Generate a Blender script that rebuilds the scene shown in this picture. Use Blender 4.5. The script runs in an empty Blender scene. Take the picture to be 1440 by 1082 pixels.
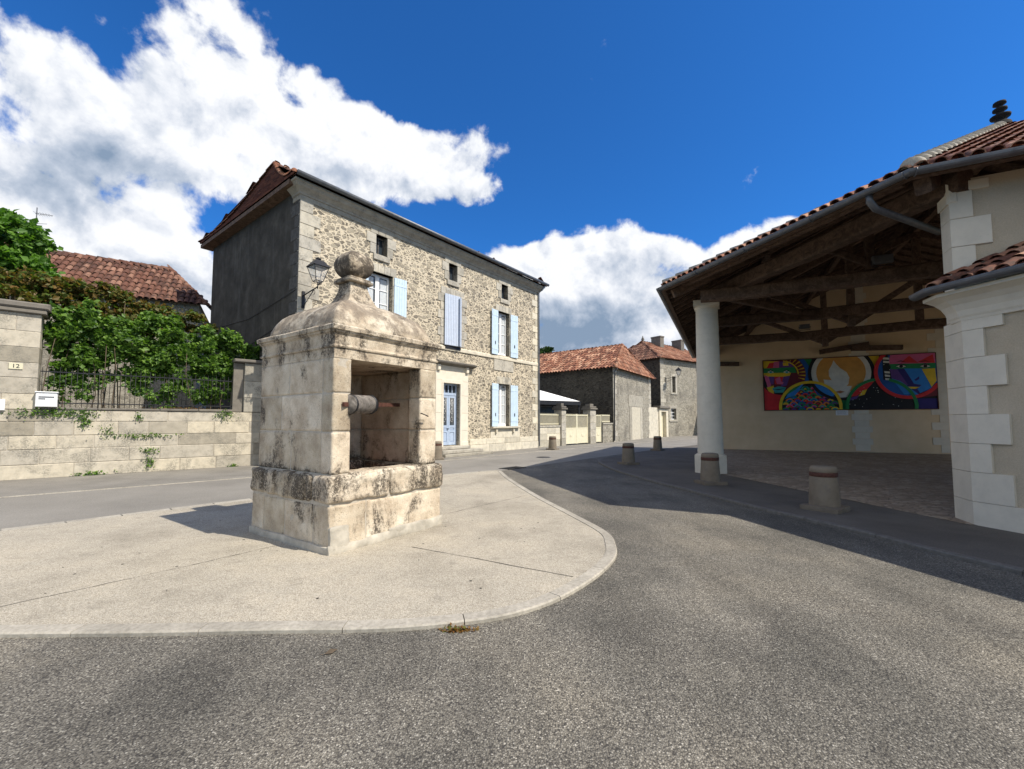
import bpy, bmesh, math, random
from mathutils import Vector, Matrix, noise
R = math.radians
random.seed(7)
S = bpy.context.scene
COL = S.collection

# ------------------------------------------------------------ camera
cam = bpy.data.cameras.new('camera'); co = bpy.data.objects.new('camera', cam); COL.objects.link(co)
cam.sensor_width = 36; cam.lens = 15.0; cam.shift_y = 0.0114
cam.clip_start = 0.05; cam.clip_end = 3000
co.location = (0, 0, 1.6); co.rotation_euler = (R(90 + 3.4), 0, 0)
S.camera = co
S.cycles.max_bounces = 12; S.cycles.diffuse_bounces = 7
S.render.resolution_x = 1024; S.render.resolution_y = 769
S.view_settings.view_transform = 'Standard'; S.view_settings.look = 'None'
S.view_settings.exposure = 0.45; S.view_settings.gamma = 1; S.view_settings.use_curve_mapping = False

# ------------------------------------------------------------ sun
SUN_H = (0.905, -0.425); SUN_EL = 49.5
sl = bpy.data.lights.new('sun', 'SUN'); sl.energy = 4.4; sl.angle = R(0.5); sl.color = (1.0, 0.93, 0.82)
so = bpy.data.objects.new('sun', sl); COL.objects.link(so)
ce = math.cos(R(SUN_EL)); sd = Vector((SUN_H[0]*ce, SUN_H[1]*ce, math.sin(R(SUN_EL))))
so.rotation_euler = sd.to_track_quat('Z', 'Y').to_euler(); so.location = (20, -10, 25)

# ------------------------------------------------------------ node helper
class NT:
    def __init__(s, tree): s.t = tree; s.n = tree.nodes; s.l = tree.links
    def add(s, typ, ins=None, **kw):
        n = s.n.new(typ)
        for k, v in kw.items(): setattr(n, k, v)
        for k, v in (ins or {}).items():
            if isinstance(v, bpy.types.NodeSocket): s.l.new(v, n.inputs[k])
            else: n.inputs[k].default_value = v
        return n
    def math(s, op, a, b=0.0, c=None, clamp=False):
        d = {0: a, 1: b}
        if c is not None: d[2] = c
        return s.add('ShaderNodeMath', d, operation=op, use_clamp=clamp).outputs[0]
    def vmath(s, op, a, b=(0, 0, 0)):
        n = s.add('ShaderNodeVectorMath', {0: a, 1: b}, operation=op)
        return n.outputs['Value'] if op in ('LENGTH', 'DOT_PRODUCT', 'DISTANCE') else n.outputs[0]
    def noise(s, v, scale, detail=4, rough=0.55, dist=0.0, out=0):
        return s.add('ShaderNodeTexNoise', {'Vector': v, 'Scale': scale, 'Detail': detail, 'Roughness': rough, 'Distortion': dist}).outputs[out]
    def vor(s, v, scale, feature='F1', out='Distance', rnd=1.0):
        return s.add('ShaderNodeTexVoronoi', {'Vector': v, 'Scale': scale, 'Randomness': rnd}, feature=feature).outputs[out]
    def ramp(s, fac, stops, interp='LINEAR'):
        n = s.add('ShaderNodeValToRGB', {0: fac}); cr = n.color_ramp; cr.interpolation = interp
        while len(cr.elements) > 1: cr.elements.remove(cr.elements[-1])
        cr.elements[0].position = stops[0][0]; cr.elements[0].color = c4(stops[0][1])
        for p, c in stops[1:]:
            e = cr.elements.new(p); e.color = c4(c)
        return n.outputs[0]
    def sm(s, x, a, b):
        n = s.add('ShaderNodeMapRange', {0: x, 1: a, 2: b, 3: 0.0, 4: 1.0}, interpolation_type='SMOOTHSTEP'); return n.outputs[0]
    def mix(s, f, a, b, mode='MIX'):
        n = s.add('ShaderNodeMix', data_type='RGBA', blend_type=mode)
        for i, v in ((0, f), (6, a), (7, b)):
            if isinstance(v, bpy.types.NodeSocket): s.l.new(v, n.inputs[i])
            else: n.inputs[i].default_value = (c4(v) if i else v)
        return n.outputs[2]
    def bump(s, h, strength=0.5, dist=0.02, nrm=None):
        d = {'Height': h, 'Strength': strength, 'Distance': dist}
        if nrm is not None: d['Normal'] = nrm
        return s.add('ShaderNodeBump', d).outputs[0]
def c4(c):
    if isinstance(c, (int, float)): return (c, c, c, 1)
    return (c[0], c[1], c[2], 1) if len(c) == 3 else tuple(c)

# ------------------------------------------------------------ sky and clouds
W = bpy.data.worlds.new('World'); S.world = W; W.use_nodes = True
w = NT(W.node_tree); w.n.clear()
sky = w.add('ShaderNodeTexSky', sky_type='NISHITA', sun_disc=False)
sky.sun_elevation = R(SUN_EL); sky.sun_rotation = math.atan2(SUN_H[0], SUN_H[1])
sky.altitude = 300; sky.air_density = 1.0; sky.dust_density = 0.25; sky.ozone_density = 3.5
tc = w.add('ShaderNodeTexCoord').outputs['Generated']
sep = w.add('ShaderNodeSeparateXYZ', {0: tc})
az = w.math('ARCTAN2', sep.outputs[0], sep.outputs[1]); el = w.math('ARCSINE', sep.outputs[2])
warp = w.noise(tc, 3.5, 2, 0.5, out=1)
wsep = w.add('ShaderNodeSeparateXYZ', {0: warp})
azw = w.math('ADD', az, w.math('MULTIPLY', w.math('SUBTRACT', wsep.outputs[0], 0.5), 0.12))
elw = w.math('ADD', el, w.math('MULTIPLY', w.math('SUBTRACT', wsep.outputs[1], 0.5), 0.09))
def blobs(lst):
    acc = None
    for (a, e, ra, re, wt) in lst:      # azimuth, elevation, radii in degrees, weight
        da = w.math('DIVIDE', w.math('SUBTRACT', azw, R(a)), R(ra*1.28)); de = w.math('DIVIDE', w.math('SUBTRACT', elw, R(e)), R(re*1.28))
        d2 = w.math('ADD', w.math('MULTIPLY', da, da), w.math('MULTIPLY', de, de))
        v = w.math('MULTIPLY', w.math('SUBTRACT', 1.0, d2), wt)
        v = w.math('MAXIMUM', v, 0.0); acc = v if acc is None else w.math('ADD', acc, v)
    return w.math('MINIMUM', acc, 1.25)
CLOUDS = [(-47.7, 25.4, 9.6, 8.4, 1.15), (-31.7, 37.9, 8.3, 3.6, 0.8), (-41.5, 35.1, 4.8, 2.9, 0.5), (-35.0, 28.8, 8.3, 5.7, 1.0), (-25.0, 31.6, 8.6, 4.8, 0.95), (-16.7, 31.1, 7.9, 4.2, 0.95), (-9.0, 31.2, 8.6, 4.7, 1.0), (-2.9, 28.9, 3.8, 2.2, 0.55), (-45.5, 15.9, 8.9, 3.9, 0.95), (-39.2, 20.7, 4.0, 2.6, 0.55), (-25.8, 25.9, 10.1, 2.6, 0.6), (-6.2, 25.0, 2.1, 1.6, 0.45), (-54, 15.0, 7, 6.5, 0.9),
  (9.5, 20.5, 12.1, 4.4, 1.0), (9.5, 15.0, 17.7, 7.0, 1.2), (21.8, 16.6, 9.1, 5.2, 1.0), (31.0, 19.5, 5.6, 3.0, 0.9), (19.3, 10.1, 23.8, 6.5, 1.2), (34.3, 20.6, 4.2, 2.2, 0.7), (36.3, 13.1, 9.9, 6.2, 1.0), (-39.2, 12.6, 17.2, 6.2, 1.0),
  (-85, 35, 24, 22, 1.1), (100, 35, 28, 24, 1.1), (150, 40, 32, 26, 1.2), (-150, 40, 34, 26, 1.2), (180, 20, 50, 18, 1.1), (-180, 20, 50, 18, 1.1)]  # this row: unseen clouds beside and behind the camera, added as neutral fill
B = blobs(CLOUDS)
fb = w.noise(tc, 8.5, 10, 0.58, 0.2)
D = w.math('ADD', w.math('SUBTRACT', w.math('MULTIPLY', B, 1.2), 0.54), w.math('MULTIPLY', w.math('SUBTRACT', fb, 0.5), 3.4))
thin = w.noise(tc, 3.0, 6, 0.62)
alpha = w.sm(D, 0.02, 0.50)
DARK = [(-50.0, 20.3, 6.5, 2.8, 0.7), (-43.5, 24.5, 5.0, 2.5, 0.35), (-34.3, 24.3, 8, 2.0, 0.3), (9.4, 12.7, 11, 3.4, 0.8), (19.3, 15.2, 7, 2.4, 0.45), (5.7, 9.7, 10, 3.0, 0.6), (21.8, 8.2, 20, 2.2, 0.4), (-12.2, 28.5, 10.9, 2.2, 0.3), (14.9, 18.5, 7.1, 2.1, 0.35)]
dk = w.math('MAXIMUM', blobs(DARK), 0.0)
lv = w.vmath('ADD', tc, tuple(sd*0.035))
f2 = w.noise(lv, 8.5, 8, 0.58, 0.2)
rel = w.math('MULTIPLY', w.math('SUBTRACT', fb, f2), 2.4)
sh = w.math('ADD', w.math('SUBTRACT', w.math('MULTIPLY', dk, 1.0), rel), w.math('MULTIPLY', w.math('SUBTRACT', w.noise(tc, 5.5, 6, 0.55), 0.5), 1.3), clamp=True)
ccol = w.ramp(sh, [(0.0, (8.6, 8.75, 9.0)), (0.2, (7.2, 7.5, 8.1)), (0.5, (4.7, 5.3, 6.3)), (1.0, (2.2, 3.0, 4.2))])
skyc = w.mix(1.0, sky.outputs[0], (0.25, 0.84, 1.48), 'MULTIPLY')
out = w.mix(alpha, skyc, ccol)
bg = w.add('ShaderNodeBackground', {0: out, 1: 0.085})
w.l.new(bg.outputs[0], w.add('ShaderNodeOutputWorld').inputs[0])

# ------------------------------------------------------------ materials
MATS = {}
def material(name, fn, rough=0.85, **kw):
    m = bpy.data.materials.new(name); m.use_nodes = True; t = NT(m.node_tree); t.n.clear()
    p = t.add('ShaderNodeBsdfPrincipled'); p.inputs['Roughness'].default_value = rough
    p.inputs['Specular IOR Level'].default_value = kw.get('spec', 0.3); p.inputs['Metallic'].default_value = kw.get('metal', 0.0)
    o = t.add('ShaderNodeOutputMaterial'); t.l.new(p.outputs[0], o.inputs[0])
    t.obj = t.add('ShaderNodeTexCoord').outputs['Object']
    t.rnd = t.add('ShaderNodeAttribute', attribute_name='rnd').outputs['Fac']
    t.p = p; t.o = o
    col, nrm = fn(t)
    if isinstance(col, bpy.types.NodeSocket): t.l.new(col, p.inputs['Base Color'])
    else: p.inputs['Base Color'].default_value = c4(col)
    if nrm is not None: t.l.new(nrm, p.inputs['Normal'])
    MATS[name] = m; return m

def f_asphalt(t):
    o = t.obj
    cells = t.vor(o, 105, out='Color'); g = t.add('ShaderNodeSeparateColor', {0: cells}).outputs[0]
    d = t.vor(o, 105); e = t.vor(o, 230, out='Color'); g2 = t.add('ShaderNodeSeparateColor', {0: e}).outputs[1]
    c = t.ramp(g, [(0.0, (.092, .083, .066)), (.4, (.162, .148, .120)), (.8, (.245, .225, .183)), (.96, (.35, .325, .268)), (1.0, (.52, .485, .41))])
    c = t.mix(t.math('MULTIPLY', g2, .35), c, (.11, .10, .085))
    gap = t.sm(d, .45, .85); c = t.mix(gap, c, (.055, .05, .043))
    big = t.noise(o, .55, 5, .6); c = t.mix(1.0, c, t.ramp(big, [(.34, (.66, .67, .68)), (.5, (1, 1, 1)), (.66, (1.28, 1.25, 1.2))]), 'MULTIPLY')
    m = t.noise(t.vmath('MULTIPLY', o, (1, .3, 1)), 1.3, 5, .65); c = t.mix(1.0, c, t.ramp(m, [(.35, .78), (.65, 1.18)]), 'MULTIPLY')
    h = t.math('SUBTRACT', t.math('MULTIPLY', g, .35), d)
    return c, t.bump(h, .85, .006)
material('asphalt', f_asphalt, .8, spec=.35)
def f_street(t):
    o = t.obj
    g = t.noise(o, 60, 4, .75); c = t.ramp(g, [(.3, (.155, .145, .125)), (.5, (.225, .21, .185)), (.72, (.30, .283, .25))])
    big = t.noise(o, .5, 6, .6); c = t.mix(1.0, c, t.ramp(big, [(.3, .82), (.7, 1.15)]), 'MULTIPLY')
    return c, t.bump(g, .3, .004)
material('street_asphalt', f_street, .8)
def f_pave(t):
    o = t.obj
    g = t.noise(o, 75, 5, .8); c = t.ramp(g, [(.3, (.12, .11, .095)), (.5, (.22, .205, .18)), (.72, (.34, .32, .28))])
    big = t.noise(o, .8, 6, .65); c = t.mix(1.0, c, t.ramp(big, [(.3, .72), (.7, 1.15)]), 'MULTIPLY')
    return c, t.bump(g, .4, .005)
material('pavement_surface', f_pave, .85)
def f_dpave(t):
    o = t.obj
    g = t.noise(o, 75, 5, .8); c = t.ramp(g, [(.3, (.06, .053, .045)), (.5, (.115, .103, .088)), (.72, (.19, .172, .148))])
    big = t.noise(o, .8, 6, .65); c = t.mix(1.0, c, t.ramp(big, [(.3, .75), (.7, 1.25)]), 'MULTIPLY')
    return c, t.bump(g, .4, .005)
material('dark_pavement', f_dpave, .9)
def f_island(t):
    o = t.obj
    cells = t.vor(o, 135, out='Color'); g = t.add('ShaderNodeSeparateColor', {0: cells}).outputs[0]; d = t.vor(o, 135)
    c = t.ramp(g, [(0.0, (.20, .17, .13)), (.2, (.33, .29, .23)), (.6, (.42, .378, .305)), (1.0, (.56, .51, .42))])
    c = t.mix(t.sm(d, .5, .9), c, (.34, .31, .25))
    big = t.noise(o, .7, 6, .65); c = t.mix(1.0, c, t.ramp(big, [(.34, (.74, .735, .72)), (.5, (.98, .98, .97)), (.68, (1.12, 1.10, 1.06))]), 'MULTIPLY')
    st = t.noise(t.vmath('MULTIPLY', o, (1, 1.8, 1)), 3.5, 7, .7); c = t.mix(t.math('MULTIPLY', t.sm(st, .54, .72), .5), c, (.19, .17, .135))
    return c, t.bump(t.math('SUBTRACT', g, d), .5, .004)
material('exposed_concrete', f_island, .85)
def f_kerb(t):
    o = t.obj
    g = t.noise(o, 25, 6, .7); c = t.ramp(g, [(.3, (.28, .255, .21)), (.6, (.43, .395, .33))])
    b = t.noise(o, 2.5, 5, .6); c = t.mix(1.0, c, t.ramp(b, [(.3, .75), (.7, 1.1)]), 'MULTIPLY')
    c = t.mix(1.0, c, t.ramp(t.rnd, [(0, .88), (1, 1.1)]), 'MULTIPLY')
    return c, t.bump(g, .4, .006)
material('kerb_stone', f_kerb, .85)
material('old_kerb', lambda t: (t.ramp(t.noise(t.obj, 14, 7, .75), [(.3, (.09,.083,.072)), (.7, (.19,.175,.155))]), t.bump(t.noise(t.obj, 25, 5, .7), .4, .006)), .85)
def f_cobble(t):
    o = t.obj
    wv = t.vmath('ADD', o, t.vmath('MULTIPLY', t.noise(o, 2.5, 3, out=1), (.2, .2, 0)))
    d = t.vor(wv, 7.5, 'DISTANCE_TO_EDGE'); cc = t.add('ShaderNodeSeparateColor', {0: t.vor(wv, 7.5, out='Color')}).outputs[0]
    c = t.ramp(cc, [(0, (.27, .21, .155)), (.5, (.35, .28, .21)), (1, (.43, .36, .28))])
    c = t.mix(t.math('MULTIPLY', t.sm(d, .09, .02), .6), c, (.14, .11, .09))
    c = t.mix(t.math('MULTIPLY', t.sm(t.noise(o, .9, 5), .45, .65), .5), c, (.2, .165, .13))
    return c, t.bump(t.sm(d, 0, .16), .8, .03)
material('cobbles', f_cobble, .8)

def lichen(t, c, amt=.5, scale=2.2, dark=(.06, .052, .042), lo=.52, hi=.68):
    n = t.noise(t.vmath('ADD', t.obj, (3.1, 7.7, 1.3)), scale, 10, .74, .3)
    f = t.noise(t.obj, 28, 5, .75)
    k = t.math('MULTIPLY', t.sm(n, lo, hi), t.sm(f, .38, .58))
    return t.mix(t.math('MULTIPLY', k, amt), c, dark)
def f_well(t):
    o = t.obj
    a = t.noise(o, 3.0, 8, .65); c = t.ramp(a, [(.32, (.38, .31, .23)), (.5, (.545, .47, .365)), (.68, (.67, .605, .495))])
    c = t.mix(1.0, c, t.ramp(t.rnd, [(0, (.84, .82, .78)), (1, (1.12, 1.10, 1.08))]), 'MULTIPLY')
    z = t.add('ShaderNodeSeparateXYZ', {0: o}).outputs[2]
    roof = t.sm(z, 2.85, 3.35)                     # weathering of the exposed capping
    band = t.math('MULTIPLY', t.sm(z, .55, .66), t.sm(z, 1.05, .92))
    top = t.math('MULTIPLY', t.sm(z, 2.3, 2.45), t.sm(z, 2.95, 2.75))
    base = t.math('ADD', t.math('MULTIPLY', roof, .09), t.math('ADD', t.math('MULTIPLY', band, .12), t.math('MULTIPLY', top, .08)))
    st = t.vmath('MULTIPLY', o, (1, 1, .55))
    n = t.math('ADD', t.noise(st, 2.4, 9, .72, .4), base)
    f = t.noise(o, 32, 5, .8)
    pits = t.vor(o, 38); k = t.math('MULTIPLY', t.sm(n, .515, .66), t.sm(t.math('ADD', f, t.math('MULTIPLY', n, .35)), .57, .78))
    c = t.mix(t.math('MULTIPLY', k, .93), c, (.055, .045, .036))
    gl = t.math('MULTIPLY', t.sm(z, 3.55, 3.8), t.sm(t.noise(o, 7, 9, .72), .36, .52)); c = t.mix(t.math('MULTIPLY', gl, .9), c, (.07, .056, .043))
    cap = t.math('MULTIPLY', t.math('MULTIPLY', t.sm(z, 2.8, 2.9), t.sm(z, 3.5, 3.3)), t.sm(t.noise(o, 5, 9, .74), .38, .58)); c = t.mix(t.math('MULTIPLY', cap, .75), c, (.18, .145, .11))
    pit = t.math('MULTIPLY', t.sm(pits, .24, .08), t.sm(t.noise(o, 5, 4), .42, .58)); c = t.mix(t.math('MULTIPLY', pit, .75), c, (.12, .09, .06))
    fs = t.noise(o, 90, 3, .8); c = t.mix(1.0, c, t.ramp(fs, [(.3, .78), (.7, 1.15)]), 'MULTIPLY')
    h = t.math('SUBTRACT', t.math('ADD', a, t.math('MULTIPLY', f, .35)), t.math('MULTIPLY', pit, .6))
    return c, t.bump(h, .75, .025)
material('well_limestone', f_well, .9, spec=.2)
def f_mortar(t):
    g = t.noise(t.obj, 30, 6, .7); return t.ramp(g, [(.3, (.36, .32, .26)), (.7, (.52, .47, .39))]), t.bump(g, .4, .006)
material('mortar', f_mortar, .9)
def mk_block(base, lich, dark, sat=1.0, scale=2.2, rv=1.0, lo=.52, hi=.68, av=.22):
    def f(t):
        o = t.obj
        a = t.noise(o, 4.5, 8, .65); b = tuple(x*(1-av) for x in base); d = tuple(min(1, x*(1+av*.7)) for x in base)
        c = t.ramp(a, [(.3, b), (.5, base), (.7, d)])
        c = t.mix(1.0, c, t.ramp(t.rnd, [(0, (1-.26*rv, 1-.27*rv, 1-.30*rv)), (.5, (1, 1, 1)), (1, (1+.16*rv, 1+.14*rv, 1+.08*rv))]), 'MULTIPLY')
        c = lichen(t, c, lich, scale, dark, lo, hi)
        g = t.noise(o, 34, 5, .8)
        pit = t.math('MULTIPLY', t.sm(t.vor(o, 22), .16, .06), t.sm(t.noise(o, 3, 3), .52, .6)); c = t.mix(t.math('MULTIPLY', pit, .6), c, dark)
        return c, t.bump(t.math('ADD', a, t.math('MULTIPLY', g, .3)), .4, .012)
    return f
material('garden_stone', mk_block((.44, .40, .33), .75, (.17, .16, .135), scale=1.3, rv=1.3, lo=.46, hi=.60), .9, spec=.2)
material('pale_ashlar', mk_block((.56, .515, .42), .35, (.16, .145, .12)), .9, spec=.2)
material('grey_ashlar', mk_block((.43, .40, .34), .75, (.15, .14, .125), scale=2.6, lo=.47, hi=.62), .9, spec=.2)
material('cut_limestone', mk_block((.66, .605, .50), .25, (.46, .42, .35), rv=.18, av=.08), .85, spec=.25)
material('dark_coping', mk_block((.16, .145, .125), .6, (.045, .04, .035)), .9)
material('bollard_stone', mk_block((.18, .15, .115), .8, (.17, .145, .12), scale=5), .9)
def mk_rubble(mort, s1, s2, s3, sc=5.0, width=.10, grime=.3, gd=(.12, .11, .095)):
    def f(t):
        o = t.vmath('MULTIPLY', t.obj, (1, 1, 1.7))
        wv = t.vmath('ADD', o, t.vmath('MULTIPLY', t.vmath('SUBTRACT', t.noise(o, 5, 3, .6, out=1), (.5, .5, .5)), (.16, .16, .16)))
        d = t.vor(wv, sc, 'DISTANCE_TO_EDGE', rnd=.95); cc = t.add('ShaderNodeSeparateColor', {0: t.vor(wv, sc, out='Color', rnd=.95)})
        wd = t.math('ADD', t.math('MULTIPLY', cc.outputs[1], width), t.math('MULTIPLY', t.noise(o, 17, 5, .75), .09))
        m = t.sm(t.math('SUBTRACT', d, wd), .0, .028)
        st = t.ramp(cc.outputs[0], [(0, s1), (.5, s2), (1, s3)])
        st = t.mix(1.0, st, t.ramp(t.noise(o, 26, 6, .75), [(.3, .68), (.7, 1.22)]), 'MULTIPLY')
        mo = t.mix(1.0, mort, t.ramp(t.noise(o, 14, 6, .7), [(.3, .80), (.7, 1.12)]), 'MULTIPLY')
        c = t.mix(m, mo, st)
        shadow_rim = t.math('MULTIPLY', t.sm(t.math('SUBTRACT', d, wd), -.022, -.004), t.sm(t.math('SUBTRACT', d, wd), .02, .004)); c = t.mix(t.math('MULTIPLY', shadow_rim, .95), c, (.10, .078, .055))  # shadow edge round each stone, painted into the colour
        c = t.mix(t.math('MULTIPLY', t.sm(t.noise(t.obj, .6, 7, .65), .48, .68), grime), c, gd)
        h = t.math('ADD', t.math('MULTIPLY', m, 1.0), t.math('MULTIPLY', t.noise(o, 20, 5, .7), .35))
        return c, t.bump(h, 1.0, .05)
    return f
material('rubble_wall', mk_rubble((.60, .52, .39), (.15, .132, .105), (.28, .245, .19), (.42, .37, .28), 4.8, .15, .28, (.20, .18, .15)), .9, spec=.2)
material('old_rubble', mk_rubble((.42, .39, .32), (.23, .21, .17), (.31, .285, .235), (.39, .36, .295), 3.4, .05, .6), .92, spec=.2)
material('shaded_rubble', mk_rubble((.105, .095, .075), (.05, .045, .038), (.085, .075, .06), (.13, .115, .09), 4.0, .05, .5, (.03, .028, .025)), .95, spec=.1)  # dark copy of the rubble: shade of the side walls put into colour
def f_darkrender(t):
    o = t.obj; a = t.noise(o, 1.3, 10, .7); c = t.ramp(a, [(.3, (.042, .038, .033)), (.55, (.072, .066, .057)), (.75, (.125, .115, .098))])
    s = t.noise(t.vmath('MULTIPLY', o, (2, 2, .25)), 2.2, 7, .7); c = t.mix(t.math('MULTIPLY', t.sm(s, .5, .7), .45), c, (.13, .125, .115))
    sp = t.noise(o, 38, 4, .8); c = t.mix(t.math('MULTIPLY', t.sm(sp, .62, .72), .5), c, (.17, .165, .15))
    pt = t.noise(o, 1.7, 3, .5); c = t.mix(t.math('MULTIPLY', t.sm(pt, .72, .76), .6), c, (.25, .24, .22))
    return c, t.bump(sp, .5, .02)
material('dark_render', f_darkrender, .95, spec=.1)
def f_cream(t):
    o = t.obj; a = t.noise(o, 1.2, 6, .6); c = t.ramp(a, [(.3, (.60, .46, .29)), (.7, (.70, .55, .37))])
    g = t.noise(o, 45, 4, .8); return c, t.bump(g, .35, .008)
material('cream_render', f_cream, .9, spec=.15)
def f_taupe(t):
    o = t.obj; a = t.noise(o, 1.2, 6, .6); c = t.ramp(a, [(.3, (.43, .36, .26)), (.7, (.51, .435, .325))])
    g = t.noise(o, 60, 4, .8); c = t.mix(1.0, c, t.ramp(g, [(.3, .85), (.7, 1.12)]), 'MULTIPLY'); return c, t.bump(g, .5, .008)
material('taupe_render', f_taupe, .9, spec=.15)
def mk_wood(a, b):
    def f(t):
        o = t.obj; g = t.noise(t.vmath('MULTIPLY', o, (1, 1, 1)), 4, 9, .75, 1.5)
        f2 = t.noise(t.vmath('MULTIPLY', o, (9, 9, 9)), 3, 5, .7)
        c = t.mix(t.sm(g, .35, .65), a, b); c = t.mix(1.0, c, t.ramp(f2, [(.3, .7), (.7, 1.25)]), 'MULTIPLY'); c = t.mix(1.0, c, t.ramp(t.rnd, [(0, .7), (1, 1.3)]), 'MULTIPLY')
        return c, t.bump(g, .6, .012)
    return f
material('old_timber', mk_wood((.065, .042, .03), (.15, .10, .072)), .85, spec=.2)
material('grey_wood', mk_wood((.09, .08, .07), (.24, .215, .19)), .85)
def mk_tile(a, b, c_, moss=.4):
    def f(t):
        o = t.obj; c = t.ramp(t.rnd, [(0, a), (.5, b), (1, c_)])
        c = t.mix(1.0, c, t.ramp(t.noise(o, 18, 5, .7), [(.3, .72), (.7, 1.2)]), 'MULTIPLY')
        n = t.noise(o, 1.4, 9, .78); f2 = t.noise(o, 9, 5, .7)
        c = t.mix(t.math('MULTIPLY', t.math('MULTIPLY', t.sm(n, .44, .62), t.sm(f2, .35, .6)), moss), c, (.05, .036, .03))
        return c, t.bump(f2, .4, .008)
    return f
material('canal_tile', mk_tile((.15, .06, .04), (.29, .125, .075), (.50, .29, .19), .85), .85, spec=.2)
material('old_tile', mk_tile((.09, .045, .033), (.165, .075, .05), (.29, .16, .11), .85), .85, spec=.2)
material('flat_tile', mk_tile((.08, .03, .022), (.135, .05, .034), (.20, .08, .05), .5), .85, spec=.2)
material('orange_tile', mk_tile((.18, .075, .045), (.31, .135, .08), (.46, .26, .17), .9), .85, spec=.2)
def mk_plain(c, var=.15, scale=6, bumpd=.003):
    def f(t):
        n = t.noise(t.obj, scale, 6, .65)
        return t.mix(1.0, c, t.ramp(n, [(.3, 1-var), (.7, 1+var)]), 'MULTIPLY'), t.bump(t.noise(t.obj, 40, 4, .7), .2, bumpd)
    return f
material('zinc', mk_plain((.13, .135, .145), .25), .5, metal=.5)
material('zinc_light', mk_plain((.34, .36, .39), .2), .5, metal=.4)
material('black_iron', mk_plain((.014, .014, .016), .3), .5, spec=.4)
material('rusty_iron', mk_plain((.085, .035, .025), .5, 30), .8)
material('shutter_blue', mk_plain((.52, .64, .75), .08), .55)
material('shutter_blue_deep', mk_plain((.50, .56, .66), .08), .55)
material('door_blue', mk_plain((.37, .45, .58), .1), .5)
material('white_paint', mk_plain((.78, .78, .77), .05), .5)
material('cream_paint', mk_plain((.66, .61, .44), .08), .5)
material('rust_stone', mk_plain((.12, .06, .045), .3, 20), .9)
material('curtain', mk_plain((.55, .58, .60), .12, 12), .9)
material('dark_void', mk_plain((.012, .012, .013), .2), .9)
material('dark_side_stone', mk_plain((.085,.08,.074), .35, 9, .01), .95)
material('cement', mk_plain((.42, .385, .32), .3, 5, .01), .9)
material('grate_red', mk_plain((.30, .12, .08), .3, 20), .8)
material('canvas_white', mk_plain((.8, .8, .78), .05), .7)
material('box_white', mk_plain((.8, .8, .8), .03), .4)
material('plate_cream', mk_plain((.62, .58, .42), .03), .5)
def f_glass(t): t.p.inputs['Roughness'].default_value = .06; return (.03, .04, .05), None
material('window_glass', f_glass, .06, spec=.8)
def f_lampglass(t):
    t.p.inputs['Alpha'].default_value = .18; return (.8, .82, .85), None
material('lamp_glass', f_lampglass, .1, spec=.6)
def f_paint(t):
    a = t.add('ShaderNodeAttribute', attribute_name='col').outputs['Color']
    n = t.noise(t.obj, 3, 6, .6); return t.mix(1.0, a, t.ramp(n, [(.3, .85), (.7, 1.1)]), 'MULTIPLY'), t.bump(t.noise(t.vmath('MULTIPLY', t.obj, (3, 1, .4)), 1.2, 3), .5, .03)
material('mural_paint', f_paint, .6)
def mk_leaf(a, b, c_):
    def f(t):
        t.p.inputs['Roughness'].default_value = .5
        c = t.ramp(t.rnd, [(0, a), (.6, b), (1, c_)])
        tr = t.add('ShaderNodeBsdfTranslucent', {0: t.mix(1.0, c, (1.5, 1.7, .7), 'MULTIPLY')})
        mx = t.add('ShaderNodeMixShader', {0: .38}); t.l.new(t.p.outputs[0], mx.inputs[1]); t.l.new(tr.outputs[0], mx.inputs[2]); t.l.new(mx.outputs[0], t.o.inputs[0])
        return c, None
    return f
material('leaf_green', mk_leaf((.035, .085, .012), (.10, .19, .028), (.20, .32, .06)), .5, spec=.4)
material('leaf_bright', mk_leaf((.05, .12, .015), (.10, .21, .03), (.17, .31, .05)), .5, spec=.4)
material('leaf_red', mk_leaf((.07, .13, .02), (.13, .11, .028), (.22, .12, .035)), .5, spec=.4)
material('leaf_dark', mk_leaf((.015, .035, .012), (.03, .06, .018), (.05, .09, .025)), .5, spec=.3)
material('dry_weed', mk_leaf((.16, .07, .02), (.22, .11, .03), (.12, .14, .03)), .7)
material('blossom', mk_leaf((.7, .6, .62), (.75, .7, .7), (.8, .8, .8)), .6)
material('bark', mk_plain((.10, .075, .05), .3, 12, .02), .9)
material('earth', mk_plain((.10, .10, .06), .3, .5), .95)

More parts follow.
